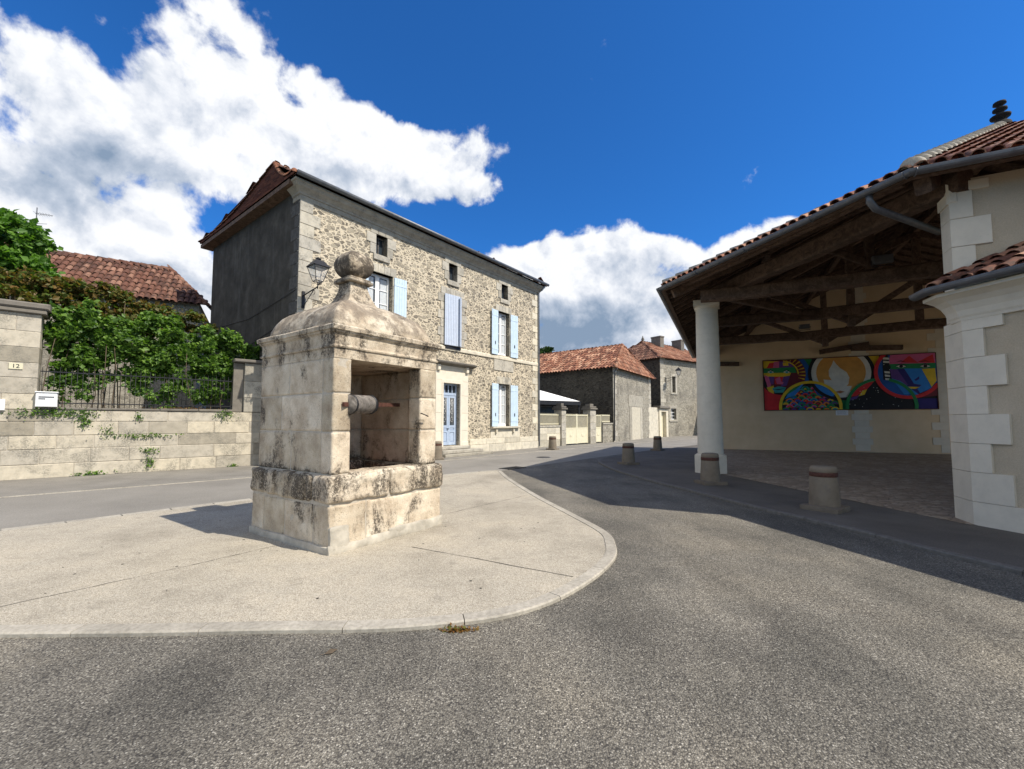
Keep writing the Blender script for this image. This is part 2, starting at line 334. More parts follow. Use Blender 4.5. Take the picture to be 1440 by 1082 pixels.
# ------------------------------------------------------------ mesh builder
class MB:
    def __init__(s): s.v = []; s.f = []; s.c = []; s.m = []; s.sm = []
    def face(s, pts, c=None, mat=0, smooth=False):
        i = len(s.v); s.v += [tuple(p) for p in pts]; s.f.append(tuple(range(i, i+len(pts))))
        s.c.append(random.random() if c is None else c); s.m.append(mat); s.sm.append(smooth)
    def add(s, verts, faces, c=None, mat=0, smooth=False):
        i = len(s.v); s.v += [tuple(p) for p in verts]; c = random.random() if c is None else c
        for f in faces: s.f.append(tuple(i+k for k in f)); s.c.append(c); s.m.append(mat); s.sm.append(smooth)
    def box(s, x0, x1, y0, y1, z0, z1, c=None, mat=0):
        s.add([(x0,y0,z0),(x1,y0,z0),(x1,y1,z0),(x0,y1,z0),(x0,y0,z1),(x1,y0,z1),(x1,y1,z1),(x0,y1,z1)],
              [(3,2,1,0),(4,5,6,7),(0,1,5,4),(1,2,6,5),(2,3,7,6),(3,0,4,7)], c, mat)
    def bbox(s, x0, x1, y0, y1, z0, z1, b=.012, c=None, mat=0):   # box chamfered on the edges of its -y face
        b = min(b, (x1-x0)/3, (z1-z0)/3)
        V = [(x0,y0+b,z0),(x1,y0+b,z0),(x1,y1,z0),(x0,y1,z0),(x0,y0+b,z1),(x1,y0+b,z1),(x1,y1,z1),(x0,y1,z1),
             (x0+b,y0,z0+b),(x1-b,y0,z0+b),(x1-b,y0,z1-b),(x0+b,y0,z1-b)]
        s.add(V, [(3,2,1,0),(4,5,6,7),(1,2,6,5),(2,3,7,6),(3,0,4,7),(8,9,10,11),(0,1,9,8),(1,5,10,9),(5,4,11,10),(4,0,8,11)], c, mat)
    def beam(s, a, b, wd, h, up=(0,0,1), c=None, mat=0, bev=.0):
        a, b = Vector(a), Vector(b); d = (b-a).normalized(); u = Vector(up)
        sdv = d.cross(u)
        if sdv.length < 1e-4: sdv = d.cross(Vector((0,1,0)))
        sdv.normalize(); u = sdv.cross(d).normalized()
        P = []
        for q in (a, b):
            for sx, sz in ((-1,-1),(1,-1),(1,1),(-1,1)): P.append(q + sdv*sx*wd/2 + u*sz*h/2)
        s.add(P, [(3,2,1,0),(4,5,6,7),(0,1,5,4),(1,2,6,5),(2,3,7,6),(3,0,4,7)], c, mat)
    def rough_beam(s, a, b, wd, h, c=None, n=8, amp=.02):
        a, b = Vector(a), Vector(b); d = (b-a).normalized(); sdv = d.cross(Vector((0,0,1)))
        if sdv.length < 1e-3: sdv = d.cross(Vector((0,1,0)))
        sdv.normalize(); u = sdv.cross(d).normalized(); P = []; F = []
        prof = [(-1,-.75),(-.8,-1),(.8,-1),(1,-.75),(1,.75),(.8,1),(-.8,1),(-1,.75)]; K = len(prof)
        for i in range(n+1):
            q = a.lerp(b, i/n); o1 = noise.noise_vector(q*.8)*amp; k = 1 + noise.noise(q*1.7)*amp*3
            for sx, sz in prof: P.append(q + o1 + sdv*sx*wd/2*k + u*sz*h/2*k)
        for i in range(n):
            for j in range(K): F.append((i*K+j, i*K+(j+1)%K, (i+1)*K+(j+1)%K, (i+1)*K+j))
        F.append(tuple(range(K-1,-1,-1))); F.append(tuple(n*K+j for j in range(K)))
        s.add(P, F, c)
    def lathe(s, prof, n=24, o=(0,0,0), c=None, mat=0, smooth=True, amp=0.0, capb=True):
        P = []; F = []
        for (r, z) in prof:
            for j in range(n):
                a = 2*math.pi*j/n; rr = r
                if amp: rr = r*(1+amp*noise.noise(Vector((math.cos(a)*2, math.sin(a)*2, z*5)) + Vector(o)))
                P.append((o[0]+rr*math.cos(a), o[1]+rr*math.sin(a), o[2]+z))
        for i in range(len(prof)-1):
            for j in range(n): F.append((i*n+j, i*n+(j+1)%n, (i+1)*n+(j+1)%n, (i+1)*n+j))
        s.add(P, F, c, mat, smooth)
        cc = s.c[-1]
        s.face([P[(len(prof)-1)*n+j] for j in range(n)], cc, mat)
        if capb: s.face([P[j] for j in range(n-1,-1,-1)], cc, mat)
    def tube(s, pts, r, n=8, c=None, mat=0, smooth=True, r2=None):
        pts = [Vector(p) for p in pts]; P = []; F = []; m = len(pts)
        for i, p in enumerate(pts):
            d = (pts[min(i+1, m-1)]-pts[max(i-1, 0)]).normalized(); u = Vector((0,0,1)) if abs(d.z) < .95 else Vector((1,0,0))
            a = d.cross(u).normalized(); b = a.cross(d)
            rr = r if r2 is None else r+(r2-r)*i/(m-1)
            for j in range(n): t = 2*math.pi*j/n; P.append(p+a*math.cos(t)*rr+b*math.sin(t)*rr)
        for i in range(m-1):
            for j in range(n): F.append((i*n+j, i*n+(j+1)%n, (i+1)*n+(j+1)%n, (i+1)*n+j))
        F.append(tuple(range(n-1,-1,-1))); F.append(tuple((m-1)*n+j for j in range(n)))
        s.add(P, F, c, mat, smooth)
    def prism(s, poly, z0, z1, c=None, mat=0):
        n = len(poly); s.add([(x,y,z0) for x,y in poly]+[(x,y,z1) for x,y in poly],
              [tuple(range(n-1,-1,-1)), tuple(range(n,2*n))]+[(i,(i+1)%n,n+(i+1)%n,n+i) for i in range(n)], c, mat)
    def sweep(s, path, prof, closed=False, c=None, mat=0, flip=1):
        # prof: (out, z) points swept along a plan path; out is to the right-hand side of travel
        n = len(path); P = []; F = []; K = len(prof)
        for i in range(n):
            p = Vector(path[i]+(0,)) if len(path[i]) == 2 else Vector((path[i][0], path[i][1], 0))
            ds = []
            if i > 0 or closed: ds.append((Vector(path[i][:2])-Vector(path[i-1][:2])).normalized())
            if i < n-1 or closed: ds.append((Vector(path[(i+1)%n][:2])-Vector(path[i][:2])).normalized())
            nn = Vector((0,0))
            for d in ds: nn += Vector((d.y, -d.x))
            nn.normalize(); k = 1/max(.3, nn.dot(Vector((ds[0].y, -ds[0].x))))
            for (o, z) in prof: P.append((p.x+nn.x*o*k*flip, p.y+nn.y*o*k*flip, z))
        for i in range(n-1 if not closed else n):
            for j in range(K-1): F.append((i*K+j, ((i+1)%n)*K+j, ((i+1)%n)*K+j+1, i*K+j+1))
        if not closed: F.append(tuple(range(K))); F.append(tuple((n-1)*K+j for j in range(K-1,-1,-1)))
        s.add(P, F, c, mat)
    def cut(s): s.marks = getattr(s, 'marks', [0])+[len(s.f)]
    def build_each(s, name, mats, parent=None):
        out = []; ms = getattr(s, 'marks', [0]); ms = ms+([len(s.f)] if ms[-1] < len(s.f) else [])
        for a, b in zip(ms, ms[1:]):
            m = MB(); used = {}
            for f, c, mt, sm_ in zip(s.f[a:b], s.c[a:b], s.m[a:b], s.sm[a:b]):
                g = []
                for v in f:
                    if v not in used: used[v] = len(m.v); m.v.append(s.v[v])
                    g.append(used[v])
                m.f.append(tuple(g)); m.c.append(c); m.m.append(mt); m.sm.append(sm_)
            out.append(m.build(name, mats, parent))
        return out
    def build(s, name, mats, parent=None, weld=False, colors=None):
        me = bpy.data.meshes.new(name); me.from_pydata(s.v, [], s.f)
        if not isinstance(mats, (list, tuple)): mats = [mats]
        for m in mats: me.materials.append(MATS[m] if isinstance(m, str) else m)
        me.polygons.foreach_set('material_index', s.m); me.polygons.foreach_set('use_smooth', s.sm)
        at = me.attributes.new('rnd', 'FLOAT', 'FACE'); at.data.foreach_set('value', s.c)
        if colors:
            ca = me.attributes.new('col', 'FLOAT_COLOR', 'FACE')
            for i, c in enumerate(colors): ca.data[i].color = c4(c)
        if weld:
            bm = bmesh.new(); bm.from_mesh(me); bmesh.ops.remove_doubles(bm, verts=bm.verts, dist=.0008); bm.to_mesh(me); bm.free()
        me.update(); o = bpy.data.objects.new(name, me); COL.objects.link(o)
        if parent: o.parent = parent
        return o
def tag(o, label, cat, group=None):
    o['label'] = label; o['category'] = cat
    if group: o['group'] = group
    return o
def thing(name, label, cat, loc=(0,0,0), rotz=0, group=None):
    o = bpy.data.objects.new(name, None); COL.objects.link(o); o.location = loc; o.rotation_euler = (0,0,rotz); o.empty_display_size = .3
    return tag(o, label, cat, group)
def struct(o, kind='structure'): o['kind'] = kind; return o
def lab(o, t): o['label'] = t; return o
def dup(root, loc, rotz, label, group=None, name=None):
    r = root.copy(); COL.objects.link(r); r.location = loc; r.rotation_euler = (0,0,rotz); r['label'] = label
    if group: r['group'] = group
    for ch in list(root.children):
        c = ch.copy(); COL.objects.link(c); c.parent = r
        for g in ch.children:
            d = g.copy(); COL.objects.link(d); d.parent = c
    return r

def rounded_block(mb, x0, x1, y0, y1, z0, z1, r=.02, res=.035, amp=.006, c=None, mat=0, batter=None):
    c = random.random() if c is None else c
    lo = Vector((x0,y0,z0)); hi = Vector((x1,y1,z1)); seed = Vector((random.random()*9,)*3)
    def pt(p):
        p = Vector(p); q = Vector([min(max(p[i], lo[i]+r), hi[i]-r) for i in range(3)]); d = p-q
        if d.length > 1e-6:
            k = r*(1-.6*max(0, noise.noise(p*7+seed))); p = q + d.normalized()*min(k+ (d.length-k)*.0, r)
        n1 = noise.noise_vector(p*3.2)*amp; n2 = noise.noise_vector(p*17)*amp*.45
        p = p+n1+n2
        if batter: p = batter(p)
        return p
    for ax in range(3):
        a, b = [(1,2),(2,0),(0,1)][ax]
        na = max(2, min(60, int((hi[a]-lo[a])/res))); nb = max(2, min(60, int((hi[b]-lo[b])/res)))
        for side in (0, 1):
            V = []; F = []
            for i in range(na+1):
                for j in range(nb+1):
                    p = [0,0,0]; p[ax] = (lo, hi)[side][ax]; p[a] = lo[a]+(hi[a]-lo[a])*i/na; p[b] = lo[b]+(hi[b]-lo[b])*j/nb; V.append(pt(p))
            for i in range(na):
                for j in range(nb):
                    f = (i*(nb+1)+j, (i+1)*(nb+1)+j, (i+1)*(nb+1)+j+1, i*(nb+1)+j+1); F.append(f if side else f[::-1])
            mb.add(V, F, c, mat, True)

def block_wall(mb, x0, x1, z0, z1, y, th, hs, lmin=.5, lmax=1.1, gap=.012, jit=.012, b=.012):
    z = z0; i = 0
    while z < z1-.02:
        h = min(hs[i % len(hs)], z1-z); i += 1
        if z1-(z+h) < .08: h = z1-z
        x = x0
        while x < x1-.01:
            l = random.uniform(lmin, lmax)
            if x1-(x+l) < lmin*.6: l = x1-x
            mb.bbox(x+gap/2, x+l-gap/2, y+random.uniform(-jit, jit*.2), y+th, z+gap/2, z+h-gap/2, b)
            x += l
        z += h
def holed(mb, x0, x1, z0, z1, y, holes, depth=.3, mat=0, rmat=0):
    xs = sorted({x0, x1, *[h[0] for h in holes], *[h[1] for h in holes]}); zs = sorted({z0, z1, *[h[2] for h in holes], *[h[3] for h in holes]})
    for a, b in zip(xs, xs[1:]):
        for c, d in zip(zs, zs[1:]):
            mx, mz = (a+b)/2, (c+d)/2
            if any(h[0] < mx < h[1] and h[2] < mz < h[3] for h in holes): continue
            mb.face([(a,y,c),(b,y,c),(b,y,d),(a,y,d)], .5, mat)
    for (a, b, c, d) in holes:
        for q in ([(a,y,c),(a,y+depth,c),(a,y+depth,d),(a,y,d)], [(b,y,d),(b,y+depth,d),(b,y+depth,c),(b,y,c)],
                  [(a,y,d),(a,y+depth,d),(b,y+depth,d),(b,y,d)], [(b,y,c),(b,y+depth,c),(a,y+depth,c),(a,y,c)]): mb.face(q, .5, rmat)
def inside(poly, x, y):
    r = False; n = len(poly)
    for i in range(n):
        (a, b), (c, d) = poly[i], poly[(i+1)%n]
        if (b > y) != (d > y) and x < (c-a)*(y-b)/(d-b)+a: r = not r
    return r
def tiled(mb, P, w_=.21, L=.40, r=.085, seg=5, drop=.0, jit=.01, over=.06):
    # P: planar 3-D polygon whose first edge P0->P1 is the eave
    P = [Vector(p) for p in P]; O = P[0]; U = (P[1]-P[0]).normalized(); N = None
    N = U.cross(P[2]-P[0]).normalized()
    if N.z < 0: N = -N
    Vv = N.cross(U).normalized()
    if (P[2]-P[0]).dot(Vv) < 0: Vv = -Vv
    uv = [((p-O).dot(U), (p-O).dot(Vv)) for p in P]
    mb.face([p - N*.0 for p in P], .15)
    u0, u1 = min(a for a, b in uv), max(a for a, b in uv); v1 = max(b for a, b in uv)
    i = 0; u = u0+w_/2
    while u < u1:
        j = 0; v = -over; jc = random.uniform(-jit, jit)
        while v < v1:
            if inside(uv, u, v+L*.5) or (j == 0 and inside(uv, u, .06)):
                c = random.random(); uu = u+jc+random.uniform(-jit, jit); Vt = []; F = []
                tl = random.uniform(-.008, .008)
                for k, (vv, hh, rr) in enumerate(((v, .028, r*1.06), (v+L*1.08, .0, r*.88))):
                    for s_ in range(seg+1):
                        a = math.pi*s_/seg
                        Vt.append(O+U*(uu+math.cos(a)*rr+(tl if k else 0))+Vv*vv+N*(hh+.012+math.sin(a)*rr*.8))
                for s_ in range(seg): F.append((s_, s_+1, seg+2+s_, seg+1+s_))
                mb.add(Vt, F, c, 0, True)
                if j == 0:     # visible thickness of the eave tile: inner rim
                    V2 = []
                    for s_ in range(seg+1):
                        a = math.pi*s_/seg
                        for q in (1.06, .86): V2.append(O+U*(uu+math.cos(a)*r*q)+Vv*v+N*(.040+math.sin(a)*r*q*.8))
                    mb.add(V2, [(2*s_, 2*s_+1, 2*s_+3, 2*s_+2) for s_ in range(seg)], c)
                    Vi = []
                    for vv in (v, v+.3):
                        for s_ in range(seg+1):
                            a = math.pi*s_/seg; Vi.append(O+U*(uu+math.cos(a)*r*.86)+Vv*vv+N*(.040+math.sin(a)*r*.69))
                    mb.add(Vi, [(s_, s_+1, seg+2+s_, seg+1+s_) for s_ in range(seg)], .1)
            v += L; j += 1
        u += w_
def ridge_tiles(mb, a, b, r=.11, L=.4, seg=6, c=None):
    a, b = Vector(a), Vector(b); n = max(1, int((b-a).length/L)); d = (b-a).normalized(); sv = d.cross(Vector((0,0,1))).normalized(); up = sv.cross(d)
    for i in range(n):
        p, q = a.lerp(b, i/n), a.lerp(b, (i+1.08)/n); V = []
        for k, (s0, rr) in enumerate(((p, r*1.1), (q, r*.9))):
            for s_ in range(seg+1):
                t = math.pi*s_/seg; V.append(s0+sv*math.cos(t)*rr+up*(math.sin(t)*rr+(.02 if k == 0 else 0)-.02))
        mb.add(V, [(s_, s_+1, seg+2+s_, seg+1+s_) for s_ in range(seg)]+[tuple(range(seg, -1, -1))], c, 0, True)
def leaves(mb, pts, size, droop=.3):
    for p in pts:
        p = Vector(p); s_ = size*random.choice((.55,.75,.9,1.05,1.3))*random.uniform(.85,1.15)
        d = Vector((random.gauss(0,1), random.gauss(0,1), random.gauss(-droop,.7))).normalized(); u = d.cross(Vector((random.gauss(0,1), random.gauss(0,1), random.gauss(0,1)))).normalized(); n = d.cross(u)
        c = random.random()
        mb.face([p, p+d*s_*.5+u*s_*.36+n*s_*.08, p+d*s_, p+d*s_*.5-u*s_*.36+n*s_*.08], c)

# ============================================================ GROUND
def sheet(name, poly, z, mat, z2=None):
    me = bpy.data.meshes.new(name); bm = bmesh.new()
    vs = [bm.verts.new((x, y, z)) for x, y in poly]; bm.faces.new(vs); bmesh.ops.recalc_face_normals(bm, faces=bm.faces)
    if bm.faces[:][0].normal.z < 0: bmesh.ops.reverse_faces(bm, faces=bm.faces)
    bmesh.ops.triangulate(bm, faces=bm.faces); bm.to_mesh(me); bm.free(); me.materials.append(MATS[mat])
    o = bpy.data.objects.new(name, me); COL.objects.link(o); return struct(o)
def smooth_curve(P, n=6):
    out = []
    for i in range(len(P)-1):
        p0 = P[max(i-1,0)]; p1 = P[i]; p2 = P[i+1]; p3 = P[min(i+2,len(P)-1)]
        for k in range(n):
            t = k/n
            out.append(tuple(.5*((2*p1[a])+(-p0[a]+p2[a])*t+(2*p0[a]-5*p1[a]+4*p2[a]-p3[a])*t*t+(-p0[a]+3*p1[a]-3*p2[a]+p3[a])*t**3) for a in (0,1)))
    out.append(P[-1]); return out
def offset(P, d):
    r = []
    for i in range(len(P)):
        a = Vector(P[max(i-1,0)]); b = Vector(P[min(i+1,len(P)-1)]); t = (b-a).normalized(); r.append((P[i][0]+t.y*d, P[i][1]-t.x*d))
    return r
sheet('ground', [(-700,-500),(700,-500),(700,900),(-700,900)], -.03, 'earth')
sheet('road', [(-30,-14),(22,-14),(24,60),(-2,60),(-30,20)], 0.0, 'asphalt')
near = [(-30.0,-18.9),(-7.35,6.23),(-5.22,8.74),(-2.04,12.55),(-.3,14.05),(3.2,18.4),(7.2,23.3),(12.6,29.3),(25,43)]
far = [(-32.0,-10.9),(-10.69,9.05),(-7.31,12.35),(-2.65,17.63),(1.4,22.7),(6.06,27.9),(11.07,33.6),(20,43.5),(24,48)]
sheet('street', near+far[::-1], .004, 'street_asphalt')
sheet('far_pavement', far+[(22,52),(-10,52),(-36,14),(-40,-10)], .012, 'pavement_surface')
mb = MB(); fk = far
for i in range(len(fk)-1):
    a, b = Vector(fk[i]), Vector(fk[i+1]); L = (b-a).length; n = max(1, int(L)); d = (b-a)/n; nn = Vector((-d.y, d.x)).normalized()*.055
    for k in range(n):
        p, q = a+d*k+d.normalized()*.006, a+d*(k+1); mb.prism([(p.x,p.y),(q.x,q.y),(q.x+nn.x,q.y+nn.y),(p.x+nn.x,p.y+nn.y)], -.02, .018+random.uniform(0,.003))
struct(mb.build('far_kerb', 'kerb_stone'))
ISL = [(-.34,13.73),(-.27,13.3),(-.01,11.76),(.57,9.16),(1.08,7.3),(1.36,6.19),(1.33,5.58),(1.21,5.08),(.92,4.54),(.56,4.06),(.24,3.75),(-.11,3.54),(-.45,3.44),(-.87,3.36),(-1.29,3.33),(-1.82,3.32),(-2.76,3.28),(-3.79,3.26),(-6,3.2),(-13,3.0)]
isl = smooth_curve(ISL, 5); inn = offset(isl, .13)
back = [(-9.5,3.84),(-7.35,6.23),(-5.22,8.74),(-2.04,12.55),(-.4,13.93)]
sheet('paved_island', inn+back, .030, 'exposed_concrete')
def kerb_run(mb, P, d, z, L=.9, h0=-.02, rnd=.018):
    Q = offset(P, d); acc = 0; seg = [0]; c = random.random()
    for i in range(len(P)-1):
        a, b = P[i], P[i+1]; ia, ib = Q[i], Q[i+1]; l = math.dist(a, b); acc += l
        end = acc > L
        g = .0 if not end else .008/max(l, .02)
        b2 = tuple(b[k]+(a[k]-b[k])*g for k in (0,1)); ib2 = tuple(ib[k]+(ia[k]-ib[k])*g for k in (0,1))
        def off(p, q, f): return (p[0]+(q[0]-p[0])*f, p[1]+(q[1]-p[1])*f)
        f = rnd/abs(d)
        A = [(a[0],a[1],h0),(a[0],a[1],z-rnd),off(a,ia,f)+(z,),(ia[0],ia[1],z),(ia[0],ia[1],h0)]
        Bp = [(b2[0],b2[1],h0),(b2[0],b2[1],z-rnd),off(b2,ib2,f)+(z,),(ib2[0],ib2[1],z),(ib2[0],ib2[1],h0)]
        mb.add(A+Bp, [(k,k+1,6+k,5+k) for k in range(4)]+[(0,1,2,3,4),(9,8,7,6,5)], c)
        if end: acc = 0; c = random.random()
mb = MB(); kerb_run(mb, isl, .13, .037, rnd=.012); struct(mb.build('kerb', 'kerb_stone'))
# flush gutter stones along the street side of the island
mb = MB(); B2 = [(-13.0,-.1),(-7.35,6.23),(-5.22,8.74),(-2.04,12.55),(-.4,13.93)]
for i in range(len(B2)-1):
    a, b = Vector(B2[i]), Vector(B2[i+1]); n = max(1, int((b-a).length/.62)); d = (b-a)/n; nn = Vector((d.y, -d.x)).normalized()
    for k in range(n):
        p, q = a+d*k+d.normalized()*.012, a+d*(k+1)-d.normalized()*.012; o1 = nn*-.22
        mb.prism([(p.x,p.y),(q.x,q.y),(q.x+o1.x,q.y+o1.y),(p.x+o1.x,p.y+o1.y)][::-1], -.02, .02+random.uniform(0,.005))
struct(mb.build('gutter_stones', 'kerb_stone'))
# expansion joints
mb = MB()
def joint(P, wv=.012, z=.033):
    P2 = []
    for a, b in zip(P, P[1:]):
        for k in range(12): P2.append((a[0]+(b[0]-a[0])*k/12+random.uniform(-.01,.01), a[1]+(b[1]-a[1])*k/12+random.uniform(-.01,.01)))
    P2.append(P[-1])
    for a, b in zip(P2, P2[1:]):
        d = Vector((b[0]-a[0], b[1]-a[1])).normalized(); n = Vector((-d.y, d.x))*wv*random.uniform(.3,1)
        mb.face([(a[0]-n.x,a[1]-n.y,z),(b[0]-n.x,b[1]-n.y,z),(b[0]+n.x,b[1]+n.y,z),(a[0]+n.x,a[1]+n.y,z)])
joint([(-1.25,5.45),(.62,4.42)], .007); joint([(-1.1,7.4),(.32,9.2)], .007); joint([(-4.6,3.4),(-3.55,4.7),(-3.0,5.5)], .006)
for _ in range(60):
    x, y = random.uniform(-7, 1), random.uniform(3.6, 8)
    if not inside(inn+back, x, y): continue
    r_ = random.uniform(.006, .016); mb.face([(x+r_*math.cos(t)*random.uniform(.5,1.6), y+r_*math.sin(t), .0335) for t in (0,1,2,3,4,5)])
struct(mb.build('pavement_joints', 'dark_void'))
# pavement round the market hall
HK = [(12.42,28.47),(6.56,22.01),(5.25,20.19),(3.9,18.3),(3.43,17.1),(3.3,16.0),(3.32,13.93),(3.71,11.17),(3.97,10.03),(4.4,8.0),(4.63,7.23),(4.94,6.16),(5.08,5.39),(5.32,4.54),(6.6,.5),(8.5,-6)]
hk = smooth_curve(HK, 4); hin = offset(hk, -.10)
sheet('hall_pavement', hin+[(20,-6),(36,20),(36,40),(16,34)], .052, 'dark_pavement')
mb = MB(); kerb_run(mb, hk, -.10, .057, 1.0); struct(mb.build('hall_kerb', 'old_kerb'))
c5, s5 = math.cos(R(-26.565)), math.sin(R(-26.565))
def HW(x, y): return (c5*x - s5*y, s5*x + c5*y)      # hall frame -> world
sheet('hall_floor', [HW(-.3,14.3), HW(3.2,8.9), HW(15,9.2), HW(15,28), HW(-1.2,28)], .058, 'cobbles')

# street ironwork, flat covers
t = thing('manhole_cover', 'oval looking round iron manhole cover in the sunlit street in front of the stone house', 'manhole cover', (1.4,19.19,.004))
mb = MB(); mb.lathe([(.34,0),(.34,.006)], 28); mb.build('frame', 'zinc', t)
mb = MB(); mb.lathe([(.29,.006),(.29,.012)], 24); mb.build('cover', 'black_iron', t)
t = thing('drain_grate', 'dark rectangular drain grate at the tip of the paved island', 'drain', (.02,14.75,.0), R(48))
mb = MB(); mb.box(-.42,.42,-.2,.2,.0,.008); mb.build('pit', 'dark_void', t)
mb = MB()
for k in range(9): mb.box(-.42+k*.1,-.38+k*.1,-.2,.2,.008,.022)
mb.box(-.45,.45,-.23,-.2,0,.022); mb.box(-.45,.45,.2,.23,0,.022); mb.build('grate', 'black_iron', t)

# ============================================================ WELL
WR = math.atan2(1.537, 1.061)
well = thing('stone_well', 'square weathered limestone well house with a cushion roof, in the middle of the paved island', 'well', (-2.163,5.114,.022), WR)
mb = MB(); random.seed(11)
X1, Y1 = 1.88, 1.91
def chip(p):    # broken lower corner of the front
    return p
# base course 0..0.58 : four sides of blocks
def ring(z0, z1, x0, x1, y0, y1, th, cuts_f, cuts_l, r, amp, front_hole=None):
    # front/back rows own the corners, sides butt in between
    for (ya, yb) in ((y0, y0+th), (y1-th, y1)):
        xs = [x0]+[x0+(x1-x0)*c for c in cuts_f]+[x1]
        for a, b in zip(xs, xs[1:]): rounded_block(mb, a+.004, b-.004, ya, yb, z0+.004, z1-.004, r, .032, amp)
    for (xa, xb) in ((x0, x0+th), (x1-th, x1)):
        ys = [y0+th]+[y0+th+(y1-y0-2*th)*c for c in cuts_l]+[y1-th]
        for a, b in zip(ys, ys[1:]): rounded_block(mb, xa, xb, a+.004, b-.004, z0+.004, z1-.004, r, .032, amp)
ring(0, .57, 0, X1, 0, Y1, .34, [.28], [.55], .02, .012)
ring(.585, .93, -.03, X1+.03, -.03, Y1+.03, .38, [.47], [.12, .75], .045, .02)
base = mb.build('base', ['well_limestone'], well, weld=True)
mb = MB()
T = .24
def side_blocks(z0, z1, xa, xb, ya, yb, r=.012, amp=.004): rounded_block(mb, xa, xb, ya, yb, z0+.003, z1-.003, r, .03, amp)
zs = [.93, 1.45, 1.93, 2.37]
x0, x1, y0, y1 = .05, 1.80, .05, 1.86
OX0, OX1 = .30, 1.47
for i in range(3):
    a, b = zs[i], zs[i+1]
    side_blocks(a, b, x0, OX0, y0, y0+T)                       # left jamb
    side_blocks(a, b, OX1, x1, y0, y0+T+.02)                   # right jamb
    k = [.45, .62, .5][i]
    side_blocks(a, b, x0, x0+T-.04, y0+T, y0+T+(y1-y0-T)*k); side_blocks(a, b, x0, x0+T-.04, y0+T+(y1-y0-T)*k, y1)      # left wall
    side_blocks(a, b, x1-T+.04, x1, y0+T+.02, y1)                                                       # right wall
    m = x0+T-.04+(x1-x0-2*T+.08)*[.35,.6,.5][i]
    side_blocks(a, b, x0+T-.04, m, y1-T, y1); side_blocks(a, b, m, x1-T+.04, y1-T, y1)                   # back wall
mb.build('walls', ['well_limestone'], well, weld=True)
mb = MB()      # mortar core just behind the joints
mb.box(.012, X1-.012, .012, .3, .02, .92); mb.box(.012, X1-.012, Y1-.3, Y1-.012, .02, .92); mb.box(.012,.3,.3,Y1-.3,.02,.92); mb.box(X1-.3,X1-.012,.3,Y1-.3,.02,.92)
mb.box(x0+.006, OX0-.012, y0+.007, y0+T-.01, .9, 2.38); mb.box(OX1+.012, x1-.006, y0+.007, y0+T+.0, .9, 2.38)
mb.box(x0+.006, x0+T-.05, y0+T-.01, y1-.006, .9, 2.38); mb.box(x1-T+.05, x1-.006, y0+T+.0, y1-.006, .9, 2.38); mb.box(x0+T-.05, x1-T+.05, y1-T+.01, y1-.006, .9, 2.38)
mb.build('mortar_core', 'mortar', well)
mb = MB()      # lintel course and moulded cornice as one swept profile broken in blocks
def cornice(mb, a0, a1, b0, b1, prof, res=.03, amp=.005):
    per = [(a0,b0),(a1,b0),(a1,b1),(a0,b1)]
    nrm = [(0,-1),(1,0),(0,1),(-1,0)]; K = len(prof)
    for e in range(4):
        p, q = Vector(per[e]), Vector(per[(e+1)%4]); n = int((q-p).length/res); V = []; F = []
        d = (q-p).normalized(); nn = Vector(nrm[e])
        for i in range(n+1):
            s_ = i/n
            for (o_, z) in prof:
                # mitre: shift ends outwards
                base_ = p.lerp(q, s_) + nn*o_ + d*o_*(2*s_-1)
                v = Vector((base_.x, base_.y, z)); v += noise.noise_vector(v*3.2)*amp + noise.noise_vector(v*17)*amp*.8
                V.append(v)
        for i in range(n):
            for j in range(K-1): F.append((i*K+j, (i+1)*K+j, (i+1)*K+j+1, i*K+j+1))
        mb.add(V, F, .35+.3*random.random(), 0, False)
prof0 = [(-.23,2.37),(0,2.37),(0,2.47),(.0,2.492),(.018,2.497),(.022,2.515),(.006,2.53),(.0,2.545),(.0,2.66),(.008,2.675),(.028,2.69),(.034,2.712),(.052,2.716),(.056,2.765),(.035,2.785),(-.10,2.80),(-.15,2.80)]
prof = []
for (a, b), (c, d) in zip(prof0, prof0[1:]):
    n = max(1, int(math.hypot(c-a, d-b)/.03))
    prof += [(a+(c-a)*k/n, b+(d-b)*k/n) for k in range(n)]
prof.append(prof0[-1])
cornice(mb, x0, x1, y0, y1, prof)
mb.box(x0+.02, x1-.02, y0+.02, y1-.02, 2.372, 2.79)
mb.build('cornice', 'well_limestone', well, weld=True)
mb = MB()      # cushion roof: square plan, convex profile with flared neck
cx, cy = (x0+x1)/2, (y0+y1)/2
RP = [(.805,2.79),(.815,2.83),(.805,2.88),(.785,2.94),(.75,3.01),(.70,3.08),(.63,3.145),(.55,3.20),(.46,3.248),(.37,3.285),(.30,3.305),(.255,3.325),(.225,3.365),(.195,3.43),(.17,3.50),(.152,3.58),(.145,3.665)]
def sqlathe(mb, RP, n=26, amp=.006, ridge=.03, c=.5):
    K = len(RP)
    for e in range(4):
        V = []; F = []
        for i in range(n+1):
            s_ = i/n*2-1
            for (rr, z) in RP:
                x, y = s_*rr, -rr
                a = e*math.pi/2; v = Vector((cx+x*math.cos(a)-y*math.sin(a), cy+x*math.sin(a)+y*math.cos(a), z))
                v += noise.noise_vector(v*3)*amp*1.6 + noise.noise_vector(v*14)*amp; V.append(v)
        for i in range(n):
            for j in range(K-1): F.append((i*K+j, (i+1)*K+j, (i+1)*K+j+1, i*K+j+1))
        mb.add(V, F, c, 0, True)
RP2 = []
for (a, b), (c, d) in zip(RP, RP[1:]):
    for k in range(2): RP2.append((a+(c-a)*k/2, b+(d-b)*k/2))
RP2.append(RP[-1]); sqlathe(mb, RP2)
mb.build('roof', 'well_limestone', well, weld=True)
mb = MB()
